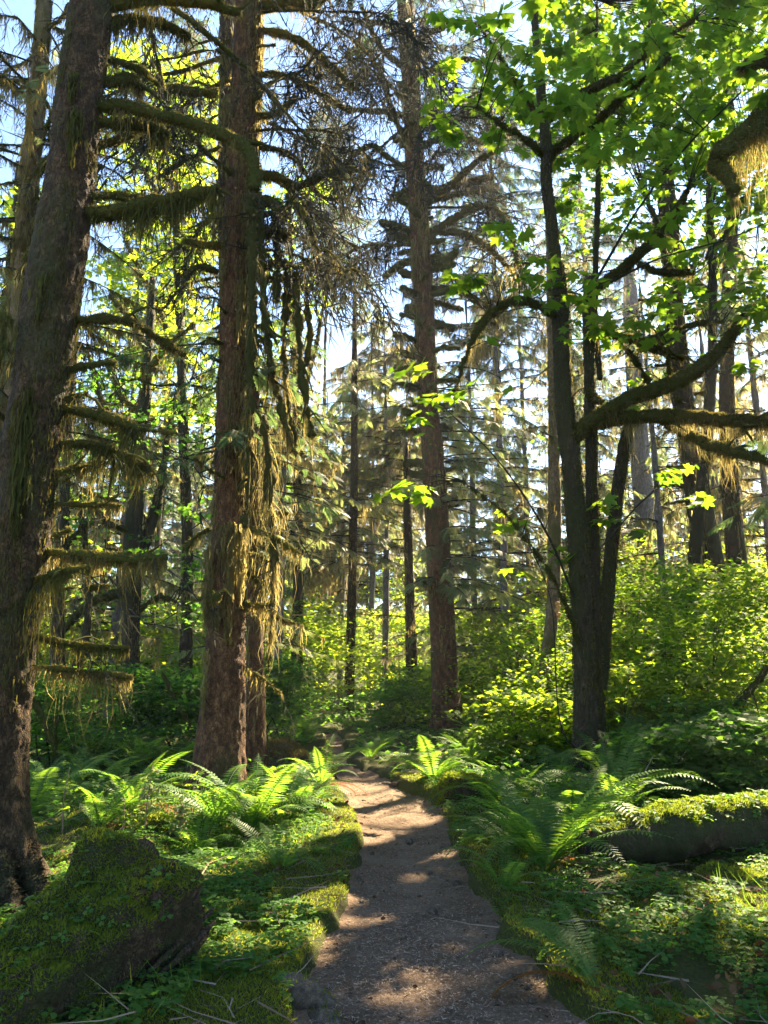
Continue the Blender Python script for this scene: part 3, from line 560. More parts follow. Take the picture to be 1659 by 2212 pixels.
# 2b, 2c: thinner spruces just behind it
def back_spruce(label, line, Y, mat, top, seed, zs, n, lens, crown=None, mos=600, sides=18, stub=(0,), **k):
    root, t, tr, V, Fc, g = near_spruce('spruce_tree', label, line, Y, mat, top, seed, sides=sides, step=.1, amp=.014, flare=k.get('flare', .05), fh=.4)
    mo = MB(); moss_on_trunk(mo, tr, (g+.5, min((top or 13)-1, 14)), mos, (.1, .45), seed, (.012, .034)); mo.build('hanging_moss', M['lichen'], root)
    if n: dead_branches(root, tr, zs, n, lens, k.get('r0', .03), M['moss'], True, k.get('L', .4), k.get('nm', 70), seed, k.get('droop', .3), k.get('az'), fz=k.get('fz', 120), twigs=k.get('twigs', 6), tl=.7, mossmat=k.get('lm', M['lichen']), w=k.get('w', (.012, .03)), up=k.get('up', .15))
    for cw in (crown or []):
        nm, tw, li = MB(), MB(), MB(); spruce_crown(nm, tw, li, tr, **cw[0]); cr = nm.build('crown', cw[1], root); tw.build('twig_sprays', M['twig'], cr)
        if li.n: li.build('hanging_moss', cw[2] if len(cw) > 2 else M['lichen'], cr)
    return root, tr
back_spruce('slim spruce whose lit edge shows close behind the thick reddish trunk', [(551, 1685, 46), (552, 1500, 38), (550, 1350, 35), (550, 1200, 30), (548, 1000, 26), (546, 800, 22), (544, 600, 18), (542, 400, 15), (540, 200, 12), (538, 0, 10)], 12.3, M['spruce_bark'], 22, 51, (2.6, 10), 26, (.4, 1.3), [(dict(zs=(2.0, 5.5), n=18, lens=(1.6, 1.2), sp=.34, dens=10, lich=40, LL=.3, seed=52, az=.5, face=.9, beams=False), M['pale_needles'])])
back_spruce('dark narrow trunk hugging the left flank of the thick reddish spruce high up', [(490, 1660, 26), (492, 1300, 26), (490, 900, 28), (488, 600, 30), (487, 400, 32), (489, 200, 32), (492, 0, 30), (496, -200, 26)], 11.6, M['spruce_bark_dark'], 24, 53, (6, 15), 24, (.4, 2.2), None, az=[3.14, 2.6, 3.7, 1.6])

# 3: the bare dark spruce right of the path
Y3 = 19.6
T3, t3o, tr3, V3, F3, g3 = near_spruce('spruce_tree', 'bare dark spruce with curving dead branches standing right of the path bend', [(968, 1610, 66), (966, 1540, 60), (960, 1450, 57), (953, 1300, 53), (945, 1150, 50), (936, 1000, 47), (927, 900, 44), (921, 800, 42), (915, 650, 41), (906, 500, 40), (896, 350, 38), (888, 200, 37), (880, 80, 36), (870, -100, 34), (860, -300, 28)],
    Y3, M['spruce_bark'], 31, 23, sides=48, step=.07, amp=.022, flare=.16, fh=.5)
mo = MB(); moss_on_trunk(mo, tr3, (9, 20), 900, (.15, .7), 9, (.012, .03), .02); moss_on_trunk(mo, tr3, (2, 8), 200, (.1, .3), 10, (.012, .03))
for (x, y, L, wd, n) in [(925, 1255, .5, .22, 120), (908, 1050, .9, .18, 160), (945, 1020, .9, .16, 160), (905, 420, 1.5, .2, 220), (890, 520, 1.2, .2, 200), (915, 480, 1.2, .2, 180), (900, 100, 1.6, .3, 260), (880, 50, 1.6, .3, 260), (895, 220, 1.5, .25, 260), (950, 1380, .3, .06, 40), (960, 1480, .3, .05, 30)]:
    p = P(x, y, Y3); p[1] -= float(tr3.rad(p[2]))*.9; moss_pad(mo, p, L, wd, n, .15)
mo.build('hanging_moss', M['lichen'], T3)
dead_branches(T3, tr3, (6.0, 18), 60, (.35, .9), .14, M['moss'], True, .35, 120, 66, .05, az=[0, 3.14, .5, 3.6, -.5, 2.6, -1.2, -1.9], fz=80, mossmat=M['lichen'], w=(.012, .03))
B3 = [([(900, 390, 18), (950, 415, 16), (990, 385, 15), (1030, 350, 13), (1080, 320, 10)], -1.5), ([(915, 430, 16), (960, 405, 17), (1010, 395, 17), (1066, 380, 14)], -.5), ([(915, 440, 14), (985, 420, 14), (1040, 410, 14), (1072, 405, 12)], .3), ([(925, 510, 18), (985, 470, 18), (1040, 445, 16), (1080, 460, 14), (1105, 520, 11), (1125, 590, 8), (1150, 660, 5)], -1.0), ([(925, 500, 16), (1000, 505, 15), (1055, 535, 14), (1090, 570, 11), (1120, 600, 8)], .5),
  ([(935, 625, 16), (985, 625, 16), (1030, 650, 16), (1060, 675, 16), (1065, 700, 14)], -.6), ([(935, 650, 12), (965, 660, 12), (1000, 668, 10)], .5), ([(890, 500, 18), (850, 487, 18), (822, 480, 14)], -.6), ([(890, 525, 16), (855, 508, 16), (835, 492, 13)], .5), ([(895, 560, 14), (860, 575, 16), (830, 598, 12)], -.4), ([(905, 640, 16), (885, 632, 16), (868, 622, 15)], -.7), ([(905, 665, 16), (890, 672, 16), (878, 670, 14)], .3), ([(910, 740, 14), (880, 730, 13), (852, 722, 11)], -.6), ([(912, 845, 14), (890, 835, 14), (866, 830, 12)], -.6), ([(918, 938, 12), (895, 935, 12), (868, 938, 10)], .4), ([(935, 560, 22), (960, 565, 20), (985, 545, 16)], -.6), ([(938, 580, 20), (960, 575, 18), (978, 572, 16)], -.9),
  ([(890, 330, 14), (850, 250, 12), (830, 180, 12), (800, 120, 10), (770, 90, 7)], -1.0), ([(885, 370, 12), (840, 340, 11), (800, 315, 11), (750, 350, 9), (720, 420, 6)], -.5), ([(885, 250, 12), (820, 240, 11), (760, 235, 9), (700, 215, 6)], .8), ([(880, 150, 14), (830, 110, 12), (800, 60, 12), (780, 10, 10)], -.8), ([(890, 280, 14), (940, 270, 13), (1000, 255, 11), (1060, 240, 7)], .6), ([(890, 330, 14), (950, 300, 13), (1010, 300, 11), (1080, 320, 7)], -.8), ([(885, 190, 12), (950, 140, 12), (1020, 130, 10), (1090, 160, 6)], .8), ([(880, 100, 12), (950, 60, 12), (1020, 50, 9), (1090, 90, 6)], -1), ([(880, 60, 12), (820, 50, 11), (740, 40, 8)], .5),
  ([(920, 790, 10), (895, 790, 10), (860, 798, 8)], .2), ([(950, 1100, 8), (990, 1090, 6)], .2), ([(925, 1258, 16), (905, 1255, 18)], -.5)]
for ln, dy in B3: limb(T3, ln, Y3, M['moss'], True, .5, 260, 120, .05, .02, dY=dy, mossmat=M['grey_lichen'], twigs=22 if ln[0][1] < 520 else 2, tl=1.1, w=(.012, .034), sides=8, step=.1)
dead_branches(T3, tr3, (13, 24), 30, (1.6, 4.2), .05, M['moss'], True, .7, 70, 61, .3, fz=60, twigs=22, tl=1.2, mossmat=M['grey_lichen'], w=(.014, .036))
nm, tw, li = MB(), MB(), MB()
spruce_crown(nm, tw, li, tr3, (3.0, 9.5), 34, (3.4, 2.4), .55, 9, 40, .4, 62, .35, az=-.1, face=.9, beams=False)
spruce_crown(nm, tw, li, tr3, (3.4, 6.0), 8, (2.0, 1.8), .5, 8, 30, .4, 63, .35, az=-1.2, face=.6, beams=False)
cr = nm.build('crown', M['pale_needles'], T3); tw.build('twig_sprays', M['twig'], cr); li.build('hanging_moss', M['lichen'], cr)
nm, tw, li = MB(), MB(), MB(); spruce_crown(nm, tw, li, tr3, (19, 30), 50, (4, 2), .8, 6, 20, .5, 64, .3, tpl=FSPRAY); cr = nm.build('crown', M['needles'], T3); tw.build('twig_sprays', M['twig'], cr)

# ------------------------------------------------------------------ 4: the many-stemmed mossy maple on the right
Y4 = 11.2
b4 = GH(1275, 1690); T4 = thing('maple_tree', 'mossy bigleaf maple with several dark stems and wide bearded limbs over ferns', 'tree', (b4[0], Y4, H(b4[0], Y4)))
LIMBS4 = []
def stem4(line, Y, flare=0., seed=0, sides=24, name='trunk', top=None, mo=700):
    pts, rad = trunk_line(line, Y); rad = rad*.78
    t, V, Fc = add_trunk(T4, pts, rad, M['maple_bark'], sides=sides, step=.05, amp=.016, flare=flare, fh=.5, seed=seed, lob=.12, name=name)
    f = MB(); fuzz(f, V, Fc, 420, .04); tr = Trunk(pts, rad); moss_on_trunk(f, tr, (pts[:, 2].min(), pts[:, 2].max()), mo, (.05, .22), seed, (.008, .024)); f.build('moss', M['moss'], t)
    LIMBS4.append(resample(pts, rad, .2)[0])
stem4([(1268, 1710, 70), (1267, 1600, 62), (1262, 1450, 58), (1256, 1300, 56), (1246, 1150, 54), (1233, 1000, 52), (1222, 900, 48), (1214, 780, 44), (1211, 660, 42), (1206, 575, 34)], Y4, .13, 3)
stem4([(1206, 640, 26), (1200, 560, 30), (1192, 480, 31), (1181, 400, 31), (1180, 330, 30), (1174, 250, 29), (1165, 150, 20), (1156, 60, 16), (1150, -60, 14), (1140, -250, 10)], Y4-.1, 0, 4, 18)
stem4([(1292, 1690, 46), (1288, 1550, 42), (1285, 1400, 38), (1282, 1200, 34), (1277, 1000, 31), (1273, 850, 30), (1271, 650, 28), (1276, 600, 20)], Y4+.35, .08, 5, 20)
stem4([(1284, 1600, 34), (1300, 1440, 34), (1311, 1300, 36), (1325, 1150, 34), (1340, 1020, 32), (1354, 935, 26), (1368, 912, 14)], Y4+.6, .05, 6, 18)
stem4([(1296, 820, 14), (1285, 660, 16), (1287, 560, 16), (1291, 450, 14), (1291, 330, 11), (1288, 200, 8), (1290, 0, 6)], Y4+.4, 0, 7, 10, mo=100)
LL4 = [([(1235, 945, 40), (1255, 928, 42), (1290, 900, 40), (1350, 865, 38), (1420, 840, 40), (1490, 810, 38), (1550, 760, 34), (1590, 705, 30), (1602, 685, 22)], -.8, .32, 1500), ([(1270, 920, 28), (1330, 905, 32), (1400, 900, 38), (1470, 900, 38), (1540, 905, 36), (1600, 908, 30), (1659, 912, 28), (1730, 925, 24)], -1.2, .42, 1700), ([(1430, 905, 28), (1500, 945, 28), (1560, 970, 26), (1620, 985, 24), (1700, 1010, 20)], -1.8, .42, 1100), ([(1275, 720, 20), (1330, 725, 20), (1380, 738, 22), (1430, 757, 24), (1475, 775, 20)], .6, .2, 360), ([(1380, 740, 14), (1440, 720, 14), (1500, 700, 10), (1560, 695, 6)], .8, .2, 200),
  ([(1198, 685, 16), (1172, 665, 19), (1140, 652, 20), (1100, 653, 20), (1060, 678, 18), (1025, 725, 14), (1003, 780, 10), (985, 845, 6)], -1.5, .22, 380), ([(1180, 340, 18), (1140, 305, 14), (1100, 280, 10), (1030, 232, 6)], -1.5, .15, 150), ([(1182, 255, 28), (1240, 212, 24), (1300, 183, 24), (1350, 155, 20), (1400, 112, 16), (1440, 83, 12), (1500, 40, 8)], -1.2, .22, 500), ([(1186, 340, 24), (1230, 302, 22), (1280, 270, 20), (1330, 225, 16), (1390, 170, 12), (1450, 120, 8)], -2.2, .22, 460), ([(1166, 262, 16), (1130, 195, 12), (1090, 140, 8), (1050, 80, 6)], -1, .1, 80),
  ([(1275, 630, 22), (1330, 592, 28), (1385, 545, 26), (1440, 480, 22), (1475, 430, 16), (1490, 400, 10)], .4, .24, 420), ([(1380, 572, 18), (1430, 588, 18), (1500, 592, 12)], .2, .2, 200), ([(1400, 825, 14), (1370, 775, 14), (1345, 745, 10)], -.6, .15, 120), ([(1450, 820, 10), (1440, 770, 8), (1415, 715, 6)], -1, .1, 60), ([(1300, 870, 20), (1270, 845, 20)], .3, .1, 60), ([(1500, 705, 6), (1440, 740, 6)], -.5, .1, 20), ([(1255, 1400, 14), (1200, 1260, 8), (1100, 1120, 5), (1000, 1040, 3)], -2.4, .05, 30), ([(1245, 1300, 8), (1180, 1150, 6), (1080, 1000, 4), (960, 880, 3)], -2.6, .05, 20), ([(1270, 1640, 5), (1210, 1560, 4), (1190, 1300, 3), (1130, 1150, 2)], -.8, .02, 4), ([(1290, 600, 8), (1380, 450, 6), (1480, 320, 5), (1600, 200, 4)], -2.5, .05, 30), ([(1300, 620, 7), (1420, 560, 5), (1560, 520, 4), (1659, 480, 3)], -2.0, .05, 30), ([(1440, 1040, 6), (1380, 1090, 5), (1300, 1180, 4)], -1, .05, 10)]
for ln, dy, L, n in LL4:
    big = ln[0][2] > 9
    p, r = limb(T4, ln, Y4, M['moss'] if big else M['twig'], big, L, int(n*1.6), 900 if big else 0, .03, .02 if big else .002, dY=dy, w=(.005, .016), mossmat=M['lichen'], sides=12 if ln[0][2] > 15 else 8, grow=.78); LIMBS4.append(p)
def maple_crown(root, limbs, blobs, size, mat, tpl=MAPLE, dens=14., flat=.55, twig=True, name='crown', tilt=.5, beams=True, far=False, r0=.010):
    lv, tw = MB(), MB()
    for (x, y, Y, rp) in blobs:
        c = P(x, y, Y); r = rp/F*ZD(c); n = max(4, int(dens*r*r/(size*size)*.25)); m = max(2, int(n/9)); cc = ball(c, r, m, flat)
        for q in cc[:max(1, m//3)] if far else cc[:max(2, m//2)]:
            if twig and not (beams and sunlit_gap(q[None], True)[0]): twig_to(tw, limbs, q, r0)
        if not far:
            ns = max(2, n//8); q0 = cc[rng.integers(0, m, ns)]+rng.normal(0, size*.6, (ns, 3))*np.array([1, 1, .5]); a = rng.uniform(0, 6.28, ns); ax = np.c_[np.cos(a), np.sin(a), rng.normal(-.15, .2, ns)]; sd = np.c_[-np.sin(a), np.cos(a), np.zeros(ns)]
            Ls = size*rng.uniform(1.6, 3.2, ns); upn = unit(np.c_[rng.normal(0, .3, (ns, 2)), np.ones(ns)]); tw.add(*ribbons(q0-ax*size*.8, q0+ax*Ls[:, None], np.c_[np.zeros((ns, 2)), .06*Ls], np.full(ns, .009), 2))
            for f in (.15, .45, .75, 1.0):
                for sg in ((-1, 1) if f < 1 else (0,)):
                    pp = q0+ax*(Ls*f)[:, None]+sd*sg*(size*.35)*rng.uniform(.6, 1.2, (ns, 1)); dd = unit(ax*(.35+.7*(sg == 0))+sd*sg+np.array([0, 0, -.3])+rng.normal(0, .2, (ns, 3)))
                    sz = size*rng.uniform(.55, 1.05, ns)*(.95-.35*f*(sg == 0)); kk = rng.random(ns) < .9; pp = pp+rng.normal(0, .02, pp.shape)
                    if beams: kk &= ~sunlit_gap(pp)
                    if kk.any():
                        X, Y_, Z = basis(dd[kk], upn[kk]+rng.normal(0, .22, (kk.sum(), 3))); lv.add(*scatter(tpl[0], tpl[1], pp[kk], X, Y_, Z, sz[kk]))
            continue
        k = np.repeat(np.arange(m), n//m+1)[:n]; pos = cc[k]+rng.normal(0, 1, (n, 3))*np.array([size*1.3, size*1.3, size*.45])
        leaves(lv, tpl, pos, size*rng.choice([.4, .6, .8, 1, 1.2], n)*rng.uniform(.8, 1.15, n)*.8, tilt, unit(pos-cc[k]+1e-6), beams)
    cr = lv.build(name, mat, root)
    if tw.n: tw.build('twig_sprays', M['twig'], cr)
bl = [(1120, 45, 7.5, 45), (1000, 60, 10, 60), (960, 130, 10, 40), (1070, 140, 10, 70), (1010, 240, 10.5, 45), (900, 265, 10.2, 40), (980, 290, 10.5, 50), (1060, 300, 11, 40), (1120, 200, 11, 60)]
bl += [(x+rng.normal(0, 18), y+rng.normal(0, 18), rng.uniform(8.5, 14), rng.uniform(50, 85)) for x in range(1180, 1720, 75) for y in range(-40, 340, 60)]
bl += [(x+rng.normal(0, 25), y+rng.normal(0, 20), rng.uniform(9.5, 14), rng.uniform(35, 65)) for x in range(1250, 1720, 95) for y in range(350, 700, 80)]
bl += [(x, y, Y, r) for x, y, Y, r in [(1090, 470, 10.5, 50), (1140, 560, 10.5, 30), (1240, 600, 10.6, 50), (1020, 600, 10, 50), (1100, 615, 10, 40), (960, 610, 10.2, 30), (1260, 640, 10.5, 40), (1080, 720, 9.8, 45), (1000, 730, 10, 40), (960, 800, 9.8, 40), (930, 860, 9.6, 35), (1030, 850, 9.8, 55), (1080, 830, 10, 45), (920, 920, 9.5, 30), (1000, 880, 9.8, 40), (1130, 900, 10, 40), (1050, 950, 9.8, 40), (1110, 960, 10, 35), (880, 1050, 9, 35), (950, 1085, 9, 40), (905, 1060, 9, 30), (1000, 1000, 9.6, 25), (1070, 1060, 10, 45), (1130, 1070, 10, 45), (1060, 1120, 10.2, 35), (1160, 1120, 10.5, 45), (1180, 870, 11, 40), (1300, 890, 11.5, 30), (1400, 1040, 11, 45), (1300, 1090, 11.2, 40), (1480, 1070, 11, 40), (1350, 1130, 11.2, 35), (1100, 1230, 10.8, 40), (1180, 1190, 11, 30), (1420, 740, 11, 30), (1350, 700, 11.3, 45), (1560, 640, 10, 40), (1640, 600, 9.5, 40), (1630, 760, 10, 35)]]
# branches the leaf sprays hang from, then the leaves
maple_crown(T4, LIMBS4, bl, .19, M['maple_leaf'], dens=30)

# ------------------------------------------------------------------ 5, 6 ...: the other trees one can tell apart
ln5 = [(1168, 1560, 30), (1180, 1430, 27), (1195, 1300, 27), (1198, 1150, 27), (1197, 1000, 24), (1195, 850, 22), (1191, 700, 18), (1187, 560, 14), (1180, 380, 10)]
pts, rad = trunk_line(ln5, 15); T5 = thing('alder_tree', 'slender pale-barked tree with shelf fungus, just left of the mossy maple', 'tree', (pts[0][0], 15, H(pts[0][0], 15)))
add_trunk(T5, pts, rad, M['alder_bark'], 18, .06, .012, .06, .4, 71); tr5 = Trunk(pts, rad)
mo = MB(); moss_on_trunk(mo, tr5, (3, 10), 600, (.06, .3), 71, (.01, .025), .01); mo.build('hanging_moss', M['lichen'], T5)
for x, y in [(1200, 1305), (1202, 1312), (1199, 1320), (1203, 1328)]:
    p = P(x, y, 15); p[1] -= .1; V, Fc = tube(np.array([p, p+[.03, -.06, .005]]), [.05, .03], 8, .03)[:2]; MB().add(V*[1, 1, 1], Fc).build('shelf_fungus', M['fungus'], T5)
dead_branches(T5, tr5, (4, 11), 10, (.4, 1.4), .025, M['moss'], True, .5, 90, 72, .2, fz=80, twigs=5, mossmat=M['lichen'], w=(.012, .03))
maple_crown(T5, [resample(pts, rad, .3)[0]], [(1200+rng.normal(0, 90), y, 15+rng.normal(0, 1), 60) for y in range(350, 1000, 60)], .13, M['shade_leaf'], SMALL, 8, far=True)

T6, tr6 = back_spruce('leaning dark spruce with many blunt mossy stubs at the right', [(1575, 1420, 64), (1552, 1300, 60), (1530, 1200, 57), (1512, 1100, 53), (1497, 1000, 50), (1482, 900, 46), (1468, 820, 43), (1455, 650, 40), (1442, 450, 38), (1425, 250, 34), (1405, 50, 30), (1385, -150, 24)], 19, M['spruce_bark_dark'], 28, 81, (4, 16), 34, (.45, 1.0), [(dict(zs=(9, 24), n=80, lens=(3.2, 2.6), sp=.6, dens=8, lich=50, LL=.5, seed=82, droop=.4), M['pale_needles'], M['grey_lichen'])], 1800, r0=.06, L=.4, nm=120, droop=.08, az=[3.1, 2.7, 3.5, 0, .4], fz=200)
back_spruce('dark shaggy trunk right behind the leaning spruce with stubs', [(1625, 1400, 46), (1597, 1250, 42), (1580, 1100, 38), (1572, 950, 34), (1570, 800, 30), (1575, 600, 28), (1580, 300, 22)], 20.5, M['spruce_bark_dark'], 26, 83, (3, 14), 24, (.4, 1.4), [(dict(zs=(8, 22), n=60, lens=(3.0, 2.2), sp=.6, dens=8, lich=50, LL=.5, seed=84, droop=.4), M['pale_needles'], M['grey_lichen'])], 1200, az=[0, .5, 5.8, 3])
back_spruce('broad grey trunk far back, seen between the maple stems and the leaning spruce', [(1405, 1260, 42), (1392, 1100, 42), (1380, 950, 40), (1365, 700, 36), (1358, 560, 20)], 31, M['grey_bark'], 0, 85, (6, 15), 16, (1, 3), [(dict(zs=(3, 17), n=100, lens=(4, 2), sp=.9, dens=6, lich=40, LL=.6, seed=86, droop=.45), M['pale_needles'], M['grey_lichen'])], 500, fz=0)
T7, tr7 = back_spruce('slim dark spruce with drooping bearded boughs at the far end of the path', [(752, 1580, 24), (757, 1400, 20), (762, 1200, 18), (765, 1000, 16), (766, 800, 13), (766, 640, 8), (766, 560, 3)], 27, M['spruce_bark_dark'], 0, 87, (2.5, 6.5), 14, (.5, 1.2), [(dict(zs=(5.5, 16.5), n=120, lens=(3.4, .8), sp=.55, dens=8, lich=60, LL=.6, seed=88, droop=.5), M['pale_needles'], M['grey_lichen'])], 300, fz=40)
back_spruce('short dark trunk with mossy rungs between the slim far spruce and the bare one', [(893, 1520, 26), (888, 1400, 24), (884, 1250, 20), (880, 1100, 16), (876, 950, 10)], 27, M['spruce_bark_dark'], 0, 89, (2.5, 9), 22, (.5, 2.2), None, 500, fz=60, nm=110, L=.6, droop=.1)
T9, tr9 = back_spruce('sunlit golden trunk draped in moss in the top left corner', [(10, 1500, 46), (22, 1200, 46), (28, 1000, 46), (32, 800, 44), (45, 600, 40), (60, 450, 36), (76, 250, 34), (92, 50, 32), (105, -150, 28)], 10.5, M['alder_bark'], 18, 91, (4, 12), 40, (.5, 2.0), None, 2600, L=.6, nm=260, fz=250, droop=.3, twigs=10)
nm, tw, li = MB(), MB(), MB(); spruce_crown(nm, tw, li, tr9, (5, 15), 46, (2.4, 1.8), .4, 6, 170, .7, 92, .4, wl=(.01, .026), gapkeep=.6); cr = nm.build('crown', M['pale_needles'], T9); tw.build('twig_sprays', M['twig'], cr); li.build('hanging_moss', M['lichen'], cr)

# 8: dark maple on the left behind the ferns
def maple(label, stems, limbs, Y, blobs, size, mat, seed, dens=8, bark='maple_bark', tpl=MAPLE, far=True, flare=.08, kind='maple_tree', mossL=.5):
    pts, rad = trunk_line(stems[0], Y); root = thing(kind, label, 'tree', (pts[0][0], Y, H(pts[0][0], Y))); LB = []
    for k, s in enumerate(stems):
        pts, rad = trunk_line(s, Y+.3*k); add_trunk(root, pts, rad, M[bark], 16, .1, .02, flare, .5, seed+k, .12); LB.append(resample(pts, rad, .3)[0])
        mo = MB(); moss_on_trunk(mo, Trunk(pts, rad), (pts[:, 2].min(), pts[:, 2].max()), 350, (.1, .5), seed+k, (.012, .035), .02); mo.build('hanging_moss', M['lichen'], root)
    for ln, dy in limbs:
        p, r = limb(root, ln, Y, M['moss'], True, mossL, 200, 100, .05, .03, dY=dy, mossmat=M['lichen'], w=(.012, .034), sides=8, step=.12); LB.append(p)
    if blobs: maple_crown(root, LB, blobs, size, mat, tpl, dens, far=far, r0=.014)
    return root, LB
def rb(x0, x1, y0, y1, n, Y, r, seed): 
    g = np.random.default_rng(seed); return [(g.uniform(x0, x1), g.uniform(y0, y1), g.uniform(*Y), g.uniform(*r)) for _ in range(n)]
maple('dark mossy maple with bearded limbs left of the thick reddish spruce', [[(283, 1540, 46), (282, 1400, 38), (284, 1250, 38), (291, 1100, 36), (300, 950, 30), (314, 850, 26), (322, 740, 18), (330, 600, 12)], [(290, 1240, 26), (330, 1120, 20), (350, 1020, 14), (370, 900, 9)]],
      [([(282, 1275, 22), (240, 1285, 20), (190, 1305, 18), (150, 1345, 14), (110, 1390, 10)], -.8), ([(295, 1010, 20), (250, 930, 16), (215, 850, 12), (190, 760, 8)], .8), ([(288, 1150, 18), (235, 1130, 14), (200, 1090, 10)], -1), ([(318, 800, 16), (370, 740, 12), (420, 700, 8)], -1), ([(320, 760, 14), (280, 690, 12), (240, 640, 8)], 1), ([(300, 1320, 12), (340, 1290, 9), (380, 1300, 6)], .5), ([(308, 900, 14), (260, 850, 12), (230, 780, 8)], .4)], 19,
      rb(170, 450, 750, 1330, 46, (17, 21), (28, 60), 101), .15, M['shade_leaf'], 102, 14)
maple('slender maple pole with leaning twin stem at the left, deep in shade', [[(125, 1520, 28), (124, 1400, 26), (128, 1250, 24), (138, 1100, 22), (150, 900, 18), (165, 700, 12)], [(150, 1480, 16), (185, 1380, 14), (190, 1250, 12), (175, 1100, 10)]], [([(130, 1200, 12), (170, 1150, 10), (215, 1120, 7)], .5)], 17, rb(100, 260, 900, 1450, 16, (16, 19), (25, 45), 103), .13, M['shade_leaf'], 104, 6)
maple('tall bright maple whose sunlit crown fills the gap left of the reddish spruce', [[(400, 1480, 26), (405, 1200, 24), (395, 900, 20), (385, 600, 16), (380, 350, 10)]], [([(395, 800, 16), (330, 640, 12), (270, 520, 8)], 1), ([(388, 640, 14), (440, 520, 10), (470, 400, 7)], 1), ([(385, 500, 12), (330, 400, 8), (280, 320, 5)], -1)], 24,
      rb(210, 470, 130, 720, 90, (22, 27), (32, 62), 105)+rb(200, 460, 380, 900, 50, (23, 28), (32, 60), 115), .2, M['vine_leaf'], 106, 20)
maple('leafy maple behind the draped limbs, right of the reddish spruce', [[(640, 1480, 24), (645, 1200, 20), (640, 900, 16), (630, 600, 12), (625, 400, 8)]], [([(640, 900, 14), (680, 760, 10), (700, 650, 6)], 1), ([(638, 1000, 12), (600, 900, 8)], 1)], 26, rb(560, 690, 380, 1000, 34, (24, 28), (28, 50), 107)+rb(570, 720, 380, 1150, 26, (25, 29), (24, 45), 117), .18, M['vine_leaf'], 108, 13)
maple('far left maple with yellow-green leaves at the edge of the picture', [[(-40, 1500, 40), (-20, 1200, 34), (0, 900, 28), (20, 600, 18), (40, 350, 10)]], [], 20, rb(-60, 110, 380, 900, 26, (18, 22), (35, 60), 109)+rb(-60, 180, 500, 1300, 30, (18, 24), (35, 60), 119), .17, M['vine_leaf'], 110, 11)
maple('maple with lichen-hung crown filling the upper right behind the near leaves', [[(1480, 1450, 30), (1500, 1200, 26), (1530, 900, 22), (1540, 650, 17), (1530, 400, 11)]], [([(1535, 800, 22), (1600, 690, 18), (1660, 640, 12)], 1), ([(1530, 640, 18), (1460, 560, 14), (1400, 440, 8)], .5), ([(1530, 560, 16), (1590, 470, 12), (1640, 370, 8)], 1), ([(1515, 1000, 24), (1600, 930, 20), (1690, 880, 16)], -1)], 17,
      rb(1230, 1720, -150, 640, 95, (13, 20), (45, 80), 111)+rb(1220, 1560, 400, 800, 34, (14, 19), (35, 60), 113)+rb(1380, 1680, 280, 660, 46, (14, 20), (40, 70), 114), .19, M['maple_leaf'], 112, 10, mossL=.8)
# the bearded limb that reaches in from beyond the right edge
pts, rad = trunk_line([(1790, 1750, 120), (1790, 1300, 110), (1785, 800, 100), (1780, 300, 90), (1775, -100, 80)], 8.6); TR = thing('maple_tree', 'maple standing beyond the right edge, one bent bearded limb reaching into view', 'tree', (pts[0][0], 8.6, H(pts[0][0], 8.6)))
add_trunk(TR, pts, rad, M['maple_bark'], 30, .06, .016, .1, .5, 120)
LBR = []
for ln, L, n, dy in [([(1780, 60, 60), (1700, 190, 54), (1655, 245, 46), (1600, 300, 40), (1552, 332, 34), (1556, 362, 32), (1580, 398, 24), (1588, 415, 14)], .35, 700, -.8), ([(1775, 200, 60), (1700, 255, 46), (1640, 275, 40), (1590, 305, 34), (1550, 332, 30)], .75, 1500, -.7), ([(1780, 90, 40), (1700, 125, 30), (1640, 130, 24), (1600, 150, 14)], .2, 200, -1), ([(1785, 900, 50), (1720, 760, 40), (1690, 680, 30)], .3, 200, -.3)]:
    p, r = limb(TR, ln, 8.6, M['moss'], True, L, int(n*1.6), 900, .03, .02, dY=dy, mossmat=M['lichen'], sides=12, w=(.005, .016)); LBR.append(p)
maple_crown(TR, LBR, rb(1560, 1900, -150, 260, 18, (7.5, 10), (50, 80), 121), .19, M['maple_leaf'], MAPLE, 16)

def bearded(label, xd, Y, h_, seed, lens=(3.2, 1.0), nb=90, needle='pale_needles', lich='lichen', bark='grey_bark', n_l=130, low=1.5, keep_=.55, wall=False, group=None):
    low = 5.5 if 590 < xd < 905 and low < 5 else low
    x = P(xd, 1300, Y)[0]; z = H(x, Y); root = thing('spruce_tree', label, 'tree', (x, Y, z), group); pts = np.array([[x, Y, z-.3], [x+.1, Y, z+h_*.5], [x, Y, z+h_]]); rad = np.array([.17, .11, .02])*(.85 if group is None else .55)
    o = MB(); V, Fc, p, r = tube(pts, rad, 12, .3, .03, 3, seed); o.add(V, Fc).build('trunk', M[bark], root)
    nm, tw, li = MB(), MB(), MB(); spruce_crown(nm, tw, li, Trunk(pts, rad), (z+low, z+h_), nb, lens, .62 if wall else .5, 8, n_l, .95, seed, .42, wl=(.018, .045), r0=.03, gapkeep=keep_, beams=not wall or xd > 870)
    cr = nm.build('crown', M[needle], root); tw.build('twig_sprays', M['twig'], cr); li.build('hanging_moss', M[lich], cr)
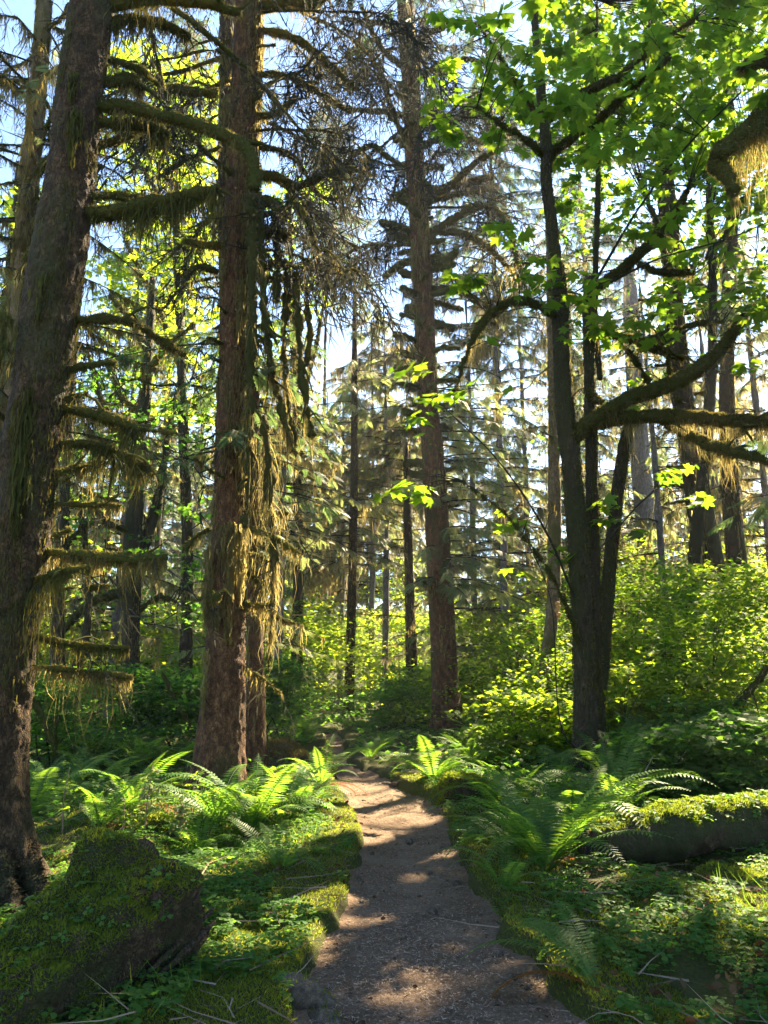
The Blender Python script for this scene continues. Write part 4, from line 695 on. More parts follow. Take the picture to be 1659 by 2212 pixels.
for k, (lb, xd, Y, h_, lc) in enumerate([('golden lichen-hung spruce between the bare spruce and the mossy maple', 1085, 24, 15, 'lichen'), ('dense lichen-hung spruce just right of the bare spruce', 1020, 27, 17, 'grey_lichen'), ('pale bearded spruce behind the mossy maple stems', 1240, 26, 17, 'lichen'), ('glowing bearded spruce right of the curved maple stem', 1430, 24, 16, 'lichen'), ('bearded spruce glowing behind the leaning stubby trunk', 1560, 25, 18, 'grey_lichen'), ('golden bearded spruce at the right edge', 1670, 22, 17, 'lichen'), ('far pale bearded spruce right of the alder', 1300, 33, 21, 'grey_lichen'), ('far pale bearded spruce above the bearded limbs', 1500, 34, 22, 'grey_lichen'), ('far golden spruce near the right edge', 1620, 32, 22, 'lichen'), ('grey bearded spruce left of the slim far one', 700, 36, 15, 'grey_lichen'), ('grey lichen-hung spruce close right of the slim far one', 830, 30, 16, 'grey_lichen'), ('golden lichen-hung spruce between alder and bare spruce', 1140, 29, 19, 'grey_lichen'), ('dark bearded spruce behind the left maple', 250, 24, 15, 'lichen'), ('bearded spruce behind the slim lit spruce', 600, 23, 12, 'lichen'), ('dense grey bearded spruce filling the gap left of the bare spruce', 800, 33, 17.5, 'grey_lichen'), ('grey bearded spruce closing the view above the path end', 735, 34, 15.5, 'lichen'), ('lichen-hung spruce close behind the bare spruce', 880, 30, 15, 'lichen')]): bearded(lb, xd, Y, h_, 950+k, lich=lc, **(dict(nb=170, keep_=.7) if k > 13 else {}))

for k, (lb, xd, Y, h_, lo) in enumerate([('dense dark-needled spruce crown high behind the bare spruce, right side', 1085, 27, 33, 13), ('dark-needled spruce crown high behind the top of the maple', 1300, 31, 34, 14), ('tall dark spruce high between the great trunk and the reddish one', 330, 33, 34, 16), ('dark spruce crown at the top between reddish and bare spruces', 690, 46, 40, 27)]):
    bearded(lb, xd, Y, h_, 980+k, (4.2, 1.2), 210, 'needles', 'grey_lichen', 'spruce_bark_dark', 60, lo, .85)
gg = np.random.default_rng(5)
for k, xd in enumerate([600, 690, 790, 870, 950, 1010, 1070, 1130, 1190, 1255, 1310, 1370, 1430, 1490, 1550, 1610, 1670, 1740, 470, 360, 180, 60]):
    bearded('tall bearded spruce in the pale wall of trees behind the clearing', xd, gg.uniform(58, 66) if 880 < xd < 1200 else gg.uniform(41, 49), (gg.uniform(15, 18) if xd < 900 else gg.uniform(20, 25)), 1000+k, (3.6, .8), 150, ('pale_needles', 'needles')[k % 3 == 1], ('lichen', 'grey_lichen')[k % 2], n_l=80, keep_=.85, wall=True, group='bearded spruces behind the clearing')
# ------------------------------------------------------------------ the far forest: four kinds of spruce, copied
def far_spruce(seed, hgt_, needle, lich, bark, low, dens=7, nb=130, spz=.75):
    root = thing('spruce_tree', None, 'tree', (0, 0, 0)); pts = np.array([[0, 0, -.5], [.1, .05, hgt_*.35], [-.1, .1, hgt_*.7], [0, 0, hgt_]]); rad = np.array([.36, .27, .16, .03])*hgt_/25
    o = MB(); V, Fc, p, r = tube(pts, rad, 10, .6, .03, 3, seed); o.add(V, Fc).build('trunk', M[bark], root); tr = Trunk(pts, rad)
    nm, tw, li = MB(), MB(), MB()
    spruce_crown(nm, tw, li, tr, (low, hgt_*.98), nb, (4.2, .7), spz, dens*1.3, 60, .8, seed, .42, tpl=FSPRAY, r0=.03, beams=False, wl=(.025, .05))
    cr = nm.build('crown', M[needle], root); tw.build('twig_sprays', M['twig'], cr); li.build('hanging_moss', M[lich], cr)
    return root
KINDS = [far_spruce(201, 27, 'pale_needles', 'grey_lichen', 'grey_bark', 2.5), far_spruce(202, 31, 'needles', 'lichen', 'spruce_bark_dark', 5, 6, 120), far_spruce(203, 22, 'pale_needles', 'lichen', 'grey_bark', 1.5, 7, 130), far_spruce(204, 35, 'needles', 'grey_lichen', 'spruce_bark_dark', 3, 7, 150, .8)]
used = set()
def put_spruce(k, xd, Y, s, rz, label, group=None):
    x = P(xd, 1400, Y)[0]; o = KINDS[k] if k not in used else copy_tree(KINDS[k]); used.add(k)
    o.location = (x, Y, H(x, Y)-.1); o.scale = (s, s, s); o.rotation_euler = (0, 0, rz); o['label'] = label
    if group: o['group'] = group
    elif 'group' in o: del o['group']
    return o
put_spruce(3, 1270, 36, .66, .9, 'big dark-needled spruce high behind the maple stems')
put_spruce(1, 560, 30, .5, .2, 'dark bushy spruce directly behind the reddish trunk')
put_spruce(3, 330, 36, .5, 3.3, 'tall spruce behind the bright left-hand maple')
put_spruce(0, 110, 30, .6, 1.8, 'bearded spruce behind the great dark trunk at left')
put_spruce(2, 20, 24, .6, 5.3, 'shaggy spruce in golden light at the left edge')
put_spruce(1, 215, 30, .45, 2.9, 'dark spruce between the left maple and the great trunk')
def blocks(x, Y, hh, rad=3.0):
    dx, dy = x-BP[:, 0], Y-BP[:, 1]; h2 = np.hypot(SUN[0], SUN[1]); along = (dx*SUN[0]+dy*SUN[1])/h2; perp = np.abs(dx*SUN[1]-dy*SUN[0])/h2
    return bool(((along > 3) & (perp < rad) & (BP[:, 2]+along*SUN[2]/h2 < hh*.9)).any())
g_ = np.random.default_rng(77)
for row, (Y, n, sp) in enumerate([(50, 9, 1900), (66, 12, 1800), (88, 20, 1750)]):
    for k in range(n):
        xd = 830-sp/2*1.1+sp*1.1*(k+g_.uniform(.2, .8))/n
        if Y < 60 and 650 < xd < 760: continue
        kk, yy_, ss, rz = int(g_.integers(4)), Y*g_.uniform(.93, 1.07), g_.uniform(.5, .7) if xd > 600 else g_.uniform(.8, 1.05), g_.uniform(0, 6.28)
        if Y < 80 and blocks(P(xd, 1400, yy_)[0], yy_, 29*ss): continue
        put_spruce(kk, xd, yy_, ss, rz, 'hazy spruce in the far wall of forest beyond the clearing', 'far forest spruces')
# unseen tall spruces added past the right edge so their crowns shade the foreground
for k, (x, y, h_) in enumerate([(10.5, 12.5, 24), (14.5, 17, 27), (12.5, 8.5, 22), (8.5, 7.5, 18), (10.8, 11, 20)]):
    z = H(x, y); root = thing('spruce_tree', 'unseen spruce added beyond the right edge to shade the foreground', 'tree', (x, y, z), 'added shade spruces beyond the view'); pts = np.array([[x, y, z-.3], [x, y, z+h_*.5], [x, y, z+h_]]); rad = np.array([.4, .25, .03])
    MB().add(*tube(pts, rad, 12, .5, .03, 3, k)[:2]).build('trunk', M['spruce_bark_dark'], root)
    nm, tw, li = MB(), MB(), MB(); spruce_crown(nm, tw, li, Trunk(pts, rad), (z+2.5, z+h_), 120, (4, .6), .95, 7, 0, .5, 900+k, .35, tpl=FSPRAY, r0=.03)
    cr = nm.build('crown', M['needles'], root); tw.build('twig_sprays', M['twig'], cr)

# ------------------------------------------------------------------ understory: bushes of small bright leaves in flat layers
def bush(label, xd, yd, Y, w, h, n, mat, size=.07, seed=0, group=None, tpl=SMALL, kind='vine_maple_bush', layers=7, stems=6):
    g = np.random.default_rng(seed); c = P(xd, yd, Y); z0 = H(c[0], Y); root = thing(kind, label, 'bush', (c[0], Y, z0), group)
    st, lv = MB(), MB(); sp = []
    for k in range(stems):
        a = g.uniform(0, 6.28); d = np.array([math.cos(a)*w*.5, math.sin(a)*w*.4, h*g.uniform(.6, 1)])*g.uniform(.5, 1)
        b = np.array([c[0], Y, z0-.05])+np.r_[g.normal(0, .12, 2), 0]; p = np.array([b, b+d*[.3, .3, .55], b+d]); V, Fc, pp, r = tube(p, [.014, .01, .004], 5, .15, sway=.05, seed=seed+k); st.add(V, Fc); sp.append(pp)
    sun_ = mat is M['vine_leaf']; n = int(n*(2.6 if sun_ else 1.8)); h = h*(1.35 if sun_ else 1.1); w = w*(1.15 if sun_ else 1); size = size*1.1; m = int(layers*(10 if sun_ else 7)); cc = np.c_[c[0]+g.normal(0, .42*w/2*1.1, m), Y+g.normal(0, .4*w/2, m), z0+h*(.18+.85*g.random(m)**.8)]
    cc[:, 2] = z0+(cc[:, 2]-z0)*np.clip(1.15-.55*(np.hypot(cc[:, 0]-c[0], cc[:, 1]-Y)/(w*.55))**2, .2, 1)
    for q in cc[::2]: twig_to(st, sp, q, .006)
    k = g.integers(0, m, n); pos = cc[k]+g.normal(0, 1, (n, 3))*np.array([.16*w/2, .16*w/2, .035*h])
    pos[:, 2] -= .12*np.hypot(pos[:, 0]-cc[k, 0], pos[:, 1]-cc[k, 1])
    leaves(lv, tpl, pos, size*g.uniform(.55, 1.2, n), .28, beams=False)
    st.build('stems', M['twig'], root); lv.build('foliage', mat, root); return root
BU = [  # label, x, y(base), distance, width, height, leaves, bright?
 ('broad sunlit bush under the far end of the maple limbs', 1400, 1460, 17, 4.4, 2.6, 4200, 1), ('bright bush right of the maple stems', 1330, 1500, 15, 3.2, 1.7, 2600, 1), ('glowing bush between the alder and the bare spruce', 1100, 1480, 20, 4.0, 2.2, 2600, 1), ('leafy bush at the foot of the leaning spruce', 1540, 1500, 15.5, 3.2, 2.0, 2600, 1), ('large bush at the right edge below the bearded limbs', 1640, 1520, 12.5, 2.6, 2.3, 3000, 1),
 ('low bush in front of the leaning spruce', 1500, 1600, 11.5, 2.4, 1.0, 1900, 0), ('spreading low bush above the right-hand log', 1600, 1680, 9.6, 2.2, .9, 1900, 0), ('small bush behind the right-hand log', 1440, 1660, 10, 1.7, .7, 1300, 0), ('airy bush right of the maple foot', 1370, 1600, 12.4, 1.8, 1.2, 1300, 1), ('bush at the foot of the alder', 1150, 1600, 13.5, 2.2, 1.0, 1500, 1),
 ('yellow-green bush glowing at the end of the path', 720, 1530, 31, 4.0, 2.6, 2400, 1), ('bright bush right of the far slim spruce', 830, 1540, 32, 4.6, 3.0, 2600, 1), ('bush left of the path end', 640, 1540, 26, 3.6, 3.2, 2400, 1), ('dark bush behind the boulder', 600, 1560, 20, 2.6, 1.6, 1600, 0), ('dark bush between the path and the bare spruce', 855, 1570, 21.5, 2.4, .9, 1600, 0), ('low bush at the left of the bare spruce', 900, 1560, 23.5, 3, 1.5, 1600, 0), ('bush behind the bare spruce foot', 1010, 1560, 22, 3.0, 1.4, 1800, 1),
 ('wide shaded bush behind the left ferns', 210, 1580, 14.5, 3.8, 1.5, 3000, 0), ('shaded bush left of the reddish trunk', 370, 1590, 15, 3.0, 1.4, 2400, 0), ('shaded bush beside the great dark trunk', 110, 1600, 12.5, 2.4, 1.3, 1900, 0), ('bright bush glowing behind the left maple', 230, 1480, 25, 5.0, 2.4, 2600, 1), ('bright bush low behind the reddish trunk', 380, 1470, 27, 5.0, 2.8, 2600, 1), ('bright thicket at the far left', 90, 1480, 24, 4.0, 2.6, 2000, 1),
 ('tall bush hazy in the clearing', 690, 1440, 42, 6, 5, 2400, 1), ('tall bush rising in the clearing right of the far spruce', 850, 1440, 40, 6, 5, 2400, 1), ('bush under the reddish spruce on the right', 590, 1590, 16.5, 1.6, 1.6, 1500, 0), ('tall leafy bush behind the alder', 1180, 1450, 26, 5, 3.6, 2600, 1), ('tall leafy bush behind the right trunks', 1420, 1420, 27, 6, 4.4, 2800, 1), ('tall leafy bush at the far right', 1640, 1430, 24, 5, 4.2, 2600, 1), ('bush filling the right edge', 1680, 1560, 16, 4, 2.6, 2600, 1)]
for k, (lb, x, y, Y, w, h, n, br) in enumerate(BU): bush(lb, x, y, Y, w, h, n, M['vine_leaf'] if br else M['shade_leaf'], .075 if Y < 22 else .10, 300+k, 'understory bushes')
# bent mossy stems in the right-hand understory
for lb, ln, Y in [('arched mossy dead branch leaning in the bushes at right', [(1390, 1470, 10), (1400, 1430, 12), (1440, 1415, 14), (1470, 1425, 13), (1500, 1440, 10)], 13.8), ('mossy snag rising from the bushes at the right edge', [(1659, 1440, 16), (1620, 1490, 14), (1590, 1520, 12), (1560, 1560, 9)], 11.5), ('dead mossy branch poking up left of the great fern bed', [(120, 1620, 10), (100, 1570, 9), (75, 1520, 10), (65, 1500, 6)], 11), ('forked mossy twig standing in the left shade', [(118, 1640, 10), (120, 1590, 10), (122, 1545, 8)], 11.3), ('slanting dead branch beside the reddish trunk', [(410, 1570, 6), (385, 1520, 9), (365, 1490, 9), (350, 1450, 5)], 14), ('mossy leaning stem right of the maple', [(1400, 1560, 9), (1440, 1500, 10), (1480, 1480, 8), (1530, 1490, 6)], 13)]:
    p0 = P(ln[0][0], ln[0][1], Y); r_ = thing('dead_branch', lb, 'branch', (p0[0], Y, p0[2])); limb(r_, ln, Y, M['moss'], True, .2, 120, 400, .03, .02, name='wood', mossmat=M['moss'])

# ------------------------------------------------------------------ sword ferns: fronds are meshes shared by all ferns
def frond_mesh(name, mat, arch, side, seed, npair=34):
    g = np.random.default_rng(seed); mb = MB(); t = np.linspace(0, 1, npair+1)
    ang = R(72)-arch*t**1.25; dx = np.cos(ang)/npair; dz = np.sin(ang)/npair
    x = np.r_[0, np.cumsum(dx)][:-1]; z = np.r_[0, np.cumsum(dz)][:-1]; y = side*t*t; p = np.c_[x, y, z]
    mb.add(*tube(p, np.linspace(.006, .002, len(p)), 3, .2)[:2])
    T = unit(np.gradient(p, axis=0)); S = unit(np.cross(np.array([0, 0, 1.])+0*T, T)); N = np.cross(T, S)
    for k in range(4, npair+1):
        f = t[k]; l = .135*np.interp(f, [.1, .3, .6, .85, 1], [.55, 1, .95, .5, .08])*g.uniform(.88, 1.08); w = .0135*np.interp(f, [0, .7, 1], [1, .9, .4])
        for sg in (-1, 1):
            d = unit(sg*S[k]+T[k]*(.22+.25*f)+N[k]*.12-np.array([0, 0, .10*g.uniform(.3, 1.8)])); a = p[k]; b = a+d*l; m = a+d*l*.35
            mb.add([a, m+T[k]*w, b-np.array([0, 0, l*.12]), m-T[k]*w*.8], [(0, 1, 2), (0, 2, 3)])
    return mb.mesh(name, mat)
FR = [frond_mesh('frond', M['fern'], a, s, 400+k) for k, (a, s) in enumerate([(R(60), .03), (R(80), -.06), (R(100), .08), (R(118), -.05), (R(45), -.02), (R(90), .0)])]
FD = [frond_mesh('frond', M['dead_fern'], a, s, 420+k) for k, (a, s) in enumerate([(R(120), .1), (R(95), -.1)])]
def fern(label, xd, yd, L_, n=16, seed=0, lean=(.15, 1.0), az=None, spread=3.2, dead=0, group=None, lift=0., Y=None):
    L = L_*1.22; n = int(n*1.15); g = np.random.default_rng(seed); b = GH(xd, yd) if Y is None else None
    if Y is not None: b = P(xd, yd, Y); b[2] = H(b[0], Y)
    b[2] += lift; root = thing('sword_fern', label, 'fern', b, group)
    for k in range(n+dead):
        o = bpy.data.objects.new('frond', (FR[int(g.integers(len(FR)))] if k < n else FD[k % 2])); COL.objects.link(o); o.parent = root
        a = (2*np.pi*k/n+g.normal(0, .25)) if az is None else az+g.uniform(-1, 1)*spread
        s = L*g.uniform(.7, 1.1); tl = g.uniform(*lean)*.55 if k < n else .9
        o.rotation_euler = (g.normal(0, .12), tl, a); o.scale = (s, s, s); o.location = (math.cos(a)*.03, math.sin(a)*.03, 0)
    return root
FERNS = [('fern catching light on the left bank just behind the big log', 430, 1850, .5, 10, 1), ('fern on the left bank between the log and the path', 610, 1880, .42, 8, 0), ('broad fern in front of the reddish trunk', 470, 1780, .7, 13, 0), ('fern against the right of the mossy stump', 1100, 1760, .75, 13, 0), ('fern right behind the low sunlit stump', 1020, 1660, .75, 12, 0), ('fern between the log end and the path', 1130, 1830, .6, 11, 0),
 ('big sunlit fern arching at the left bank of the path', 545, 1800, .85, 18, 2), ('small upright fern with orange dead fronds at the left of the path bend', 695, 1700, .62, 9, 2), ('fern glowing low beside the left bank fern', 640, 1760, .55, 10, 0),
 ('fern at the foot of the great dark trunk', 70, 1770, .75, 14, 0), ('tall fern in the left fern bed nearest the trunk', 130, 1730, .8, 14, 0), ('fern in the middle of the left fern bed', 215, 1700, .8, 15, 0), ('sun-flecked fern at the back of the left bed', 300, 1660, .85, 16, 0), ('fern close left of the reddish trunk', 375, 1655, .8, 14, 0), ('flat fern with orange dead fronds behind the stump', 215, 1790, .6, 9, 2), ('fern in dark hollow of the left bed', 285, 1745, .65, 11, 1), ('fern in the rear of the left bed', 165, 1660, .8, 12, 0),
 ('largest shaded fern beside the broken log end', 1180, 1880, .76, 22, 1), ('shaded fern behind the largest right fern', 1235, 1810, .85, 16, 0), ('fern at the left of the maple foot', 1190, 1720, .8, 14, 0), ('upright fern against the maple trunk', 1225, 1660, .85, 14, 0), ('fern at the right of the maple foot', 1320, 1690, .85, 14, 0), ('sun-edged fern arching over the log', 1330, 1770, .85, 15, 0), ('bright fern right of the maple trunk', 1360, 1610, .9, 14, 0), ('fern catching sun far right of the maple', 1490, 1600, .85, 12, 0), ('fern beside the log near the right edge', 1430, 1720, .7, 12, 0), ('fern at the right edge behind the log', 1600, 1690, .8, 12, 0),
 ('tall fern before the bare dark spruce', 940, 1690, .66, 15, 1), ('fern at the right of the far path', 800, 1640, .5, 13, 0), ('fern by the far rock', 835, 1615, .5, 12, 0), ('fern at the left of the far path', 668, 1605, .55, 14, 0), ('fern behind the boulder', 650, 1600, .8, 14, 0), ('fern at the bend beyond the far spruce', 790, 1580, .6, 12, 0), ('sunny fern right of the bare spruce', 1070, 1610, .8, 12, 0), ('fern beneath the alder', 1110, 1650, .8, 12, 0),
 ('small fern in the right foreground with few fronds', 1300, 2140, .66, 7, 1), ('low fern on the right bank by the path', 1100, 1840, .5, 9, 0), ('fern in the bank below the largest right fern', 1090, 1920, .4, 7, 0)]
for k, (lb, x, y, L, n, d) in enumerate(FERNS):
    if 'few fronds' in lb: fern(lb, x, y, L, n, 500+k, (.3, 1.0), 2.6, 1.1, d)
    else: fern(lb, x, y, L*1.12, n, 500+k, (.0, .85), dead=d, group='sword ferns')
g_ = np.random.default_rng(55)
for k in range(16):
    x, y = g_.uniform(1000, 1659), g_.uniform(1570, 1640); fern('fern lost among the right-hand undergrowth', x, y, .8, 11, 560+k, group='ferns in the right undergrowth')

# ------------------------------------------------------------------ logs, stump, boulder, roots
def log(name, label, cat, pts, rad, mat, squash, seed, fz=1500, fl=.03, amp=.05, sides=40, step=.03, mossy=True, top_only=.1, mossmat='moss_blade', cut=None, facet=None):
    base = np.array(pts[0]); root = thing(name, label, cat, (base[0], base[1], H(base[0], base[1])))
    def dsp(b, ring, rr): return amp*fbm(b*3.2, 3, seed)+amp*.35*fbm(b*np.array([12, 12, 12]), 2, seed+4)+amp*.5*np.abs(vnoise(b*7, seed+9))
    def dsp2(b, ring, rr):
        w = dsp(b, ring, rr)
        if facet:
            th = np.arctan2(ring[..., 2], ring@facet[0])+facet[2]; n = facet[1]; w = w+rr*(1.12*np.cos(np.pi/n)/np.cos(np.mod(th, 2*np.pi/n)-np.pi/n)-1)
        return w
    o = MB(); V, Fc, p, r = tube(pts, rad, sides, step, disp=dsp2); o.add(V, Fc); b = o.build('wood', mat, root)
    if mossy:
        a, bb, c = V[Fc[:, 0]], V[Fc[:, 1]], V[Fc[:, 2]]; nz = unit(np.cross(bb-a, c-a))[:, 2]; cen = (a+bb+c)/3
        keep = (nz > top_only+.45*vnoise(cen*4, seed)) & ((cen-cut[0])@cut[1] < cut[2] if cut is not None else True); f = MB(); fuzz(f, V, Fc[keep], fz*2.2, fl*.62, .4); fuzz(f, V, Fc[keep & (nz > .5)], fz*1.6, fl*1.1, .3); f.build('moss', M[mossmat], root)
        return root, V, Fc[keep], p, r
    return root, V, Fc, p, r
def sprinkle(root, V, Fc, n, size, seed):
    a, b, c = V[Fc[:, 0]], V[Fc[:, 1]], V[Fc[:, 2]]; nr = np.cross(b-a, c-a); ar = np.linalg.norm(nr, axis=1); up = nr[:, 2]/np.maximum(ar, 1e-9) > .15; w = ar*up
    k = rng.choice(len(Fc), n, p=w/w.sum()); pos = (a[k]+b[k]+c[k])/3+unit(nr[k])*rng.uniform(.01, .05, (n, 1)); ang = rng.uniform(0, 6.28, n)
    X, Y, Z = basis(np.c_[np.cos(ang), np.sin(ang), np.zeros(n)], unit(nr[k])+rng.normal(0, .3, (n, 3))+[0, 0, .6]); mb = MB(); mb.add(*scatter(TREFOIL[0], TREFOIL[1], pos, X, Y, Z, size*rng.uniform(.6, 1.2, n))); mb.build('sorrel_leaves', M['oxalis'], root)
# the big broken log at lower left
A = P(312, 1968, 4.5); Bm = P(200, 2065, 4.15); C_ = P(50, 2165, 3.8); D_ = P(-130, 2260, 3.5)
d0 = unit(A-Bm)
LG, LV, LF, lp, lr = log('fallen_log', 'massive mossy log with torn dark end rearing up at the lower left', 'log', [D_-[0, 0, .1], C_, Bm, A-d0*.05, A+d0*.03, A+d0*.07], [.25, .31, .38, .42, .40, .22], M['log_wood'], 1, 601, 6000, .022, .075, 72, .02, top_only=.2, cut=(A, d0, -.02), facet=(np.array([-d0[1], d0[0], 0])/np.hypot(d0[0], d0[1]), 4, .5))
sprinkle(LG, LV, LF, 110, .03, 1)
hm = MB(); 
curtain(hm, lp, lr*.9, 500, .12, (.004, .01), 5); hm.build('hanging_moss', M['moss'], LG)
spl = MB()
for k in range(90):                                   # torn ribs of wood on the broken end
    a = rng.uniform(-3.1, .6); q = A+d0*rng.uniform(-.12, .10); s_ = np.array([-d0[1], d0[0], 0]); s_ = s_/np.linalg.norm(s_); u_ = np.cross(d0, s_); rr = .365*rng.uniform(.6, 1.0)
    c = q+(s_*math.cos(a)+u_*math.sin(a))*rr; spl.add(*tube(np.array([c-d0*rng.uniform(.15, .5), c-d0*.05, c+d0*rng.uniform(.02, .14)]), [.012, .024, .006], 5, .03, .006, 20, k)[:2])
spl.build('torn_wood', M['wood'], LG)
log('buried_branch', 'small mossy hump of a buried branch between the great trunk and the log', 'log', [P(95, 2000, 5.4), P(130, 1935, 5.3), P(180, 1945, 5.2), P(215, 1985, 5.1)], [.08, .10, .09, .07], M['log_wood'], 1, 602, 5000, .02, .03, 24, .03)
# right-hand log with broken end
RG, RV, RF, rp, rrd = log('fallen_log', 'long fallen log with thick moss cap and split brown end at the right', 'log', [P(1275, 1835, 6.75), P(1330, 1818, 6.85), P(1430, 1800, 7.0), P(1560, 1780, 7.25), P(1659, 1765, 7.45), P(1800, 1745, 7.8)], [.17, .19, .2, .2, .2, .2], M['log_wood'], 1, 603, 5200, .025, .045, 48, .03, top_only=.5)
sprinkle(RG, RV, RF, 260, .04, 2)
spl = MB(); a0 = P(1285, 1800, 6.7)
for k in range(60):
    x = rng.uniform(1258, 1325); y0 = rng.uniform(1790, 1850); p = P(x, y0, 6.72-.15*rng.random()); q = p-np.array([rng.normal(0, .02), rng.normal(0, .03), rng.uniform(.12, .5)]); spl.add(*tube(np.array([p, (p+q)/2+rng.normal(0, .008, 3), q]), [.022, .03, .012], 5, .05, .008, 14, k)[:2])
spl.build('split_wood', M['wood'], RG)
log('fallen_branch', 'thin moss-covered fallen branch lying in sorrel at the lower right', 'branch', [P(1345, 2085, 5.05), P(1400, 2062, 5.1), P(1500, 2058, 5.2), P(1600, 2040, 5.35), P(1720, 2020, 5.5)], [.03, .04, .045, .05, .05], M['log_wood'], 1, 604, 7000, .02, .02, 16, .03, top_only=-.2)
log('mossy_stump', 'low sunlit stump with shaggy bright moss right of the path bend', 'stump', [P(1010, 1775, 9.7), P(1012, 1735, 9.75), P(1020, 1690, 9.8), P(1022, 1680, 9.8)], [.34, .36, .33, .12], M['wood'], 1, 605, 3500, .04, .07, 40, .04, top_only=-.1)
log('rotten_log', 'crumbling log with hollow dark side under moss at the right', 'log', [P(1330, 1990, 5.7), P(1420, 1965, 5.75), P(1530, 1945, 5.9), P(1660, 1950, 6.1), P(1750, 1950, 6.2)], [.06, .13, .16, .17, .14], M['log_wood'], 1, 606, 4500, .025, .06, 36, .03, top_only=.35)
log('mossy_boulder', 'round moss-covered boulder beside the slim spruce left of the path', 'boulder', [P(600, 1700, 12.8), P(605, 1670, 12.8), P(612, 1635, 12.9), P(615, 1605, 12.95), P(616, 1598, 12.95)], [.36, .42, .36, .2, .05], M['root'], 1, 607, 2500, .04, .07, 36, .05, top_only=-.4, mossmat='moss')
log('mossy_rock', 'pale mossy rock beyond the path bend', 'rock', [P(815, 1625, 18.6), P(820, 1605, 18.6), P(825, 1592, 18.6)], [.2, .22, .06], M['root'], 1, 608, 900, .03, .05, 24, .05, top_only=.3, mossmat='lichen')
log('mossy_hump', 'sunlit mossy hump behind the big log, under a spindly sapling', 'hump', [P(300, 1825, 8), P(320, 1805, 8), P(350, 1800, 8), P(375, 1825, 8)], [.06, .15, .14, .05], M['log_wood'], 1, 609, 5000, .03, .04, 28, .03, top_only=-.5)
log('fallen_log', 'low dark mossy log lying across the left fern bed', 'log', [P(320, 1735, 9.6), P(380, 1725, 9.8), P(440, 1735, 10.2)], [.09, .11, .1], M['log_wood'], 1, 610, 2500, .03, .03, 24, .04, top_only=.1)
for lb, ln, Y in [('gnarled exposed root crossing the path edge at the bend', [(770, 1712, 8), (800, 1703, 10), (830, 1698, 10), (860, 1692, 8)], None), ('second exposed root at the path bend, nearer', [(795, 1738, 6), (820, 1728, 9), (845, 1722, 10), (870, 1728, 8)], None), ('pale thin root on the path in the shade', [(800, 1752, 4), (830, 1740, 6), (850, 1730, 6)], None)]:
    pp = np.array([GH(x, y)+[0, 0, .015] for x, y, w in ln]); rd = [w/2/F*ZD(p) for (x, y, w), p in zip(ln, pp)]; r_ = thing('tree_root', lb, 'root', pp[0]); MB().add(*tube(pp, rd, 10, .03, .012, 8, 7)[:2]).build('wood', M['root'], r_)
for lb, x, y, s in [('grey knobbly root hump at the bottom of the picture', 640, 2165, .09), ('smaller pale root knob next to the path at the bottom', 690, 2190, .065), ('dark root knob at the bottom edge left of the path', 700, 2225, .06)]:
    c = GH(x, y); log('root_knob', lb, 'root', [c+[-s*1.3, 0, -.02], c+[-s*.4, .01, s*.3], c+[s*.5, -.01, s*.25], c+[s*1.4, -.02, -.03]], [s*.4, s*.7, s*.65, s*.3], M['root'], 1, int(x), 900, .02, .045, 28, .012, top_only=.5)

# ------------------------------------------------------------------ saplings
def sapling(label, xd, yd, h, seed, mat, spr=True, kind='sapling'):
    g = np.random.default_rng(seed); b = GH(xd, yd); root = thing(kind, label, 'sapling', b); st, lf = MB(), MB()
    p = np.array([b, b+[g.normal(0, .03), g.normal(0, .03), h*.5], b+[g.normal(0, .06), 0, h]]); V, Fc, pp, r = tube(p, [.010, .007, .003], 5, .05); st.add(V, Fc)
    for k in range(11 if spr else 9):
        t = g.uniform(.25, 1); c = pp[int(t*(len(pp)-1))]; a = g.uniform(0, 6.28); d = np.array([math.cos(a), math.sin(a), .25])*h*.33*(1.15-t)
        st.add(*tube(np.array([c, c+d]), [.004, .002], 4, .05)[:2]); n = 7; pos = c+d*np.linspace(.3, 1.05, n)[:, None]+g.normal(0, .012, (n, 3)); leaves(lf, OVAL if not spr else FSPRAY, pos, np.full(n, .05 if not spr else .09), .5, beams=False)
    st.build('stem', M['chip'], root); lf.build('foliage', mat, root)
sapling('spindly pale sapling lit against the dark hollow', 312, 1800, .62, 701, M['pale_needles']); sapling('bright green sapling with layered leaves in front of the reddish trunk', 418, 1780, .55, 702, M['vine_leaf'], False); sapling('short huckleberry sapling left of the spindly pale one', 262, 1810, .38, 703, M['vine_leaf'], False); sapling('mossy twiggy sapling in front of the great trunk', 135, 1800, .62, 704, M['vine_leaf'], False); sapling('tiny bare sapling beside the bright green one', 385, 1800, .28, 705, M['pale_needles']); sapling('leafy sapling behind the small orange-tipped fern', 705, 1670, .5, 706, M['vine_leaf'], False); sapling('thin seedling in the right undergrowth above the log', 1540, 1730, .6, 707, M['shade_leaf'], False); sapling('thin leafy stem beside the alder', 1130, 1660, .8, 708, M['vine_leaf'], False)
sapling('broken-topped thin stem standing behind the log', 1390, 1735, .5, 709, M['shade_leaf'], False)

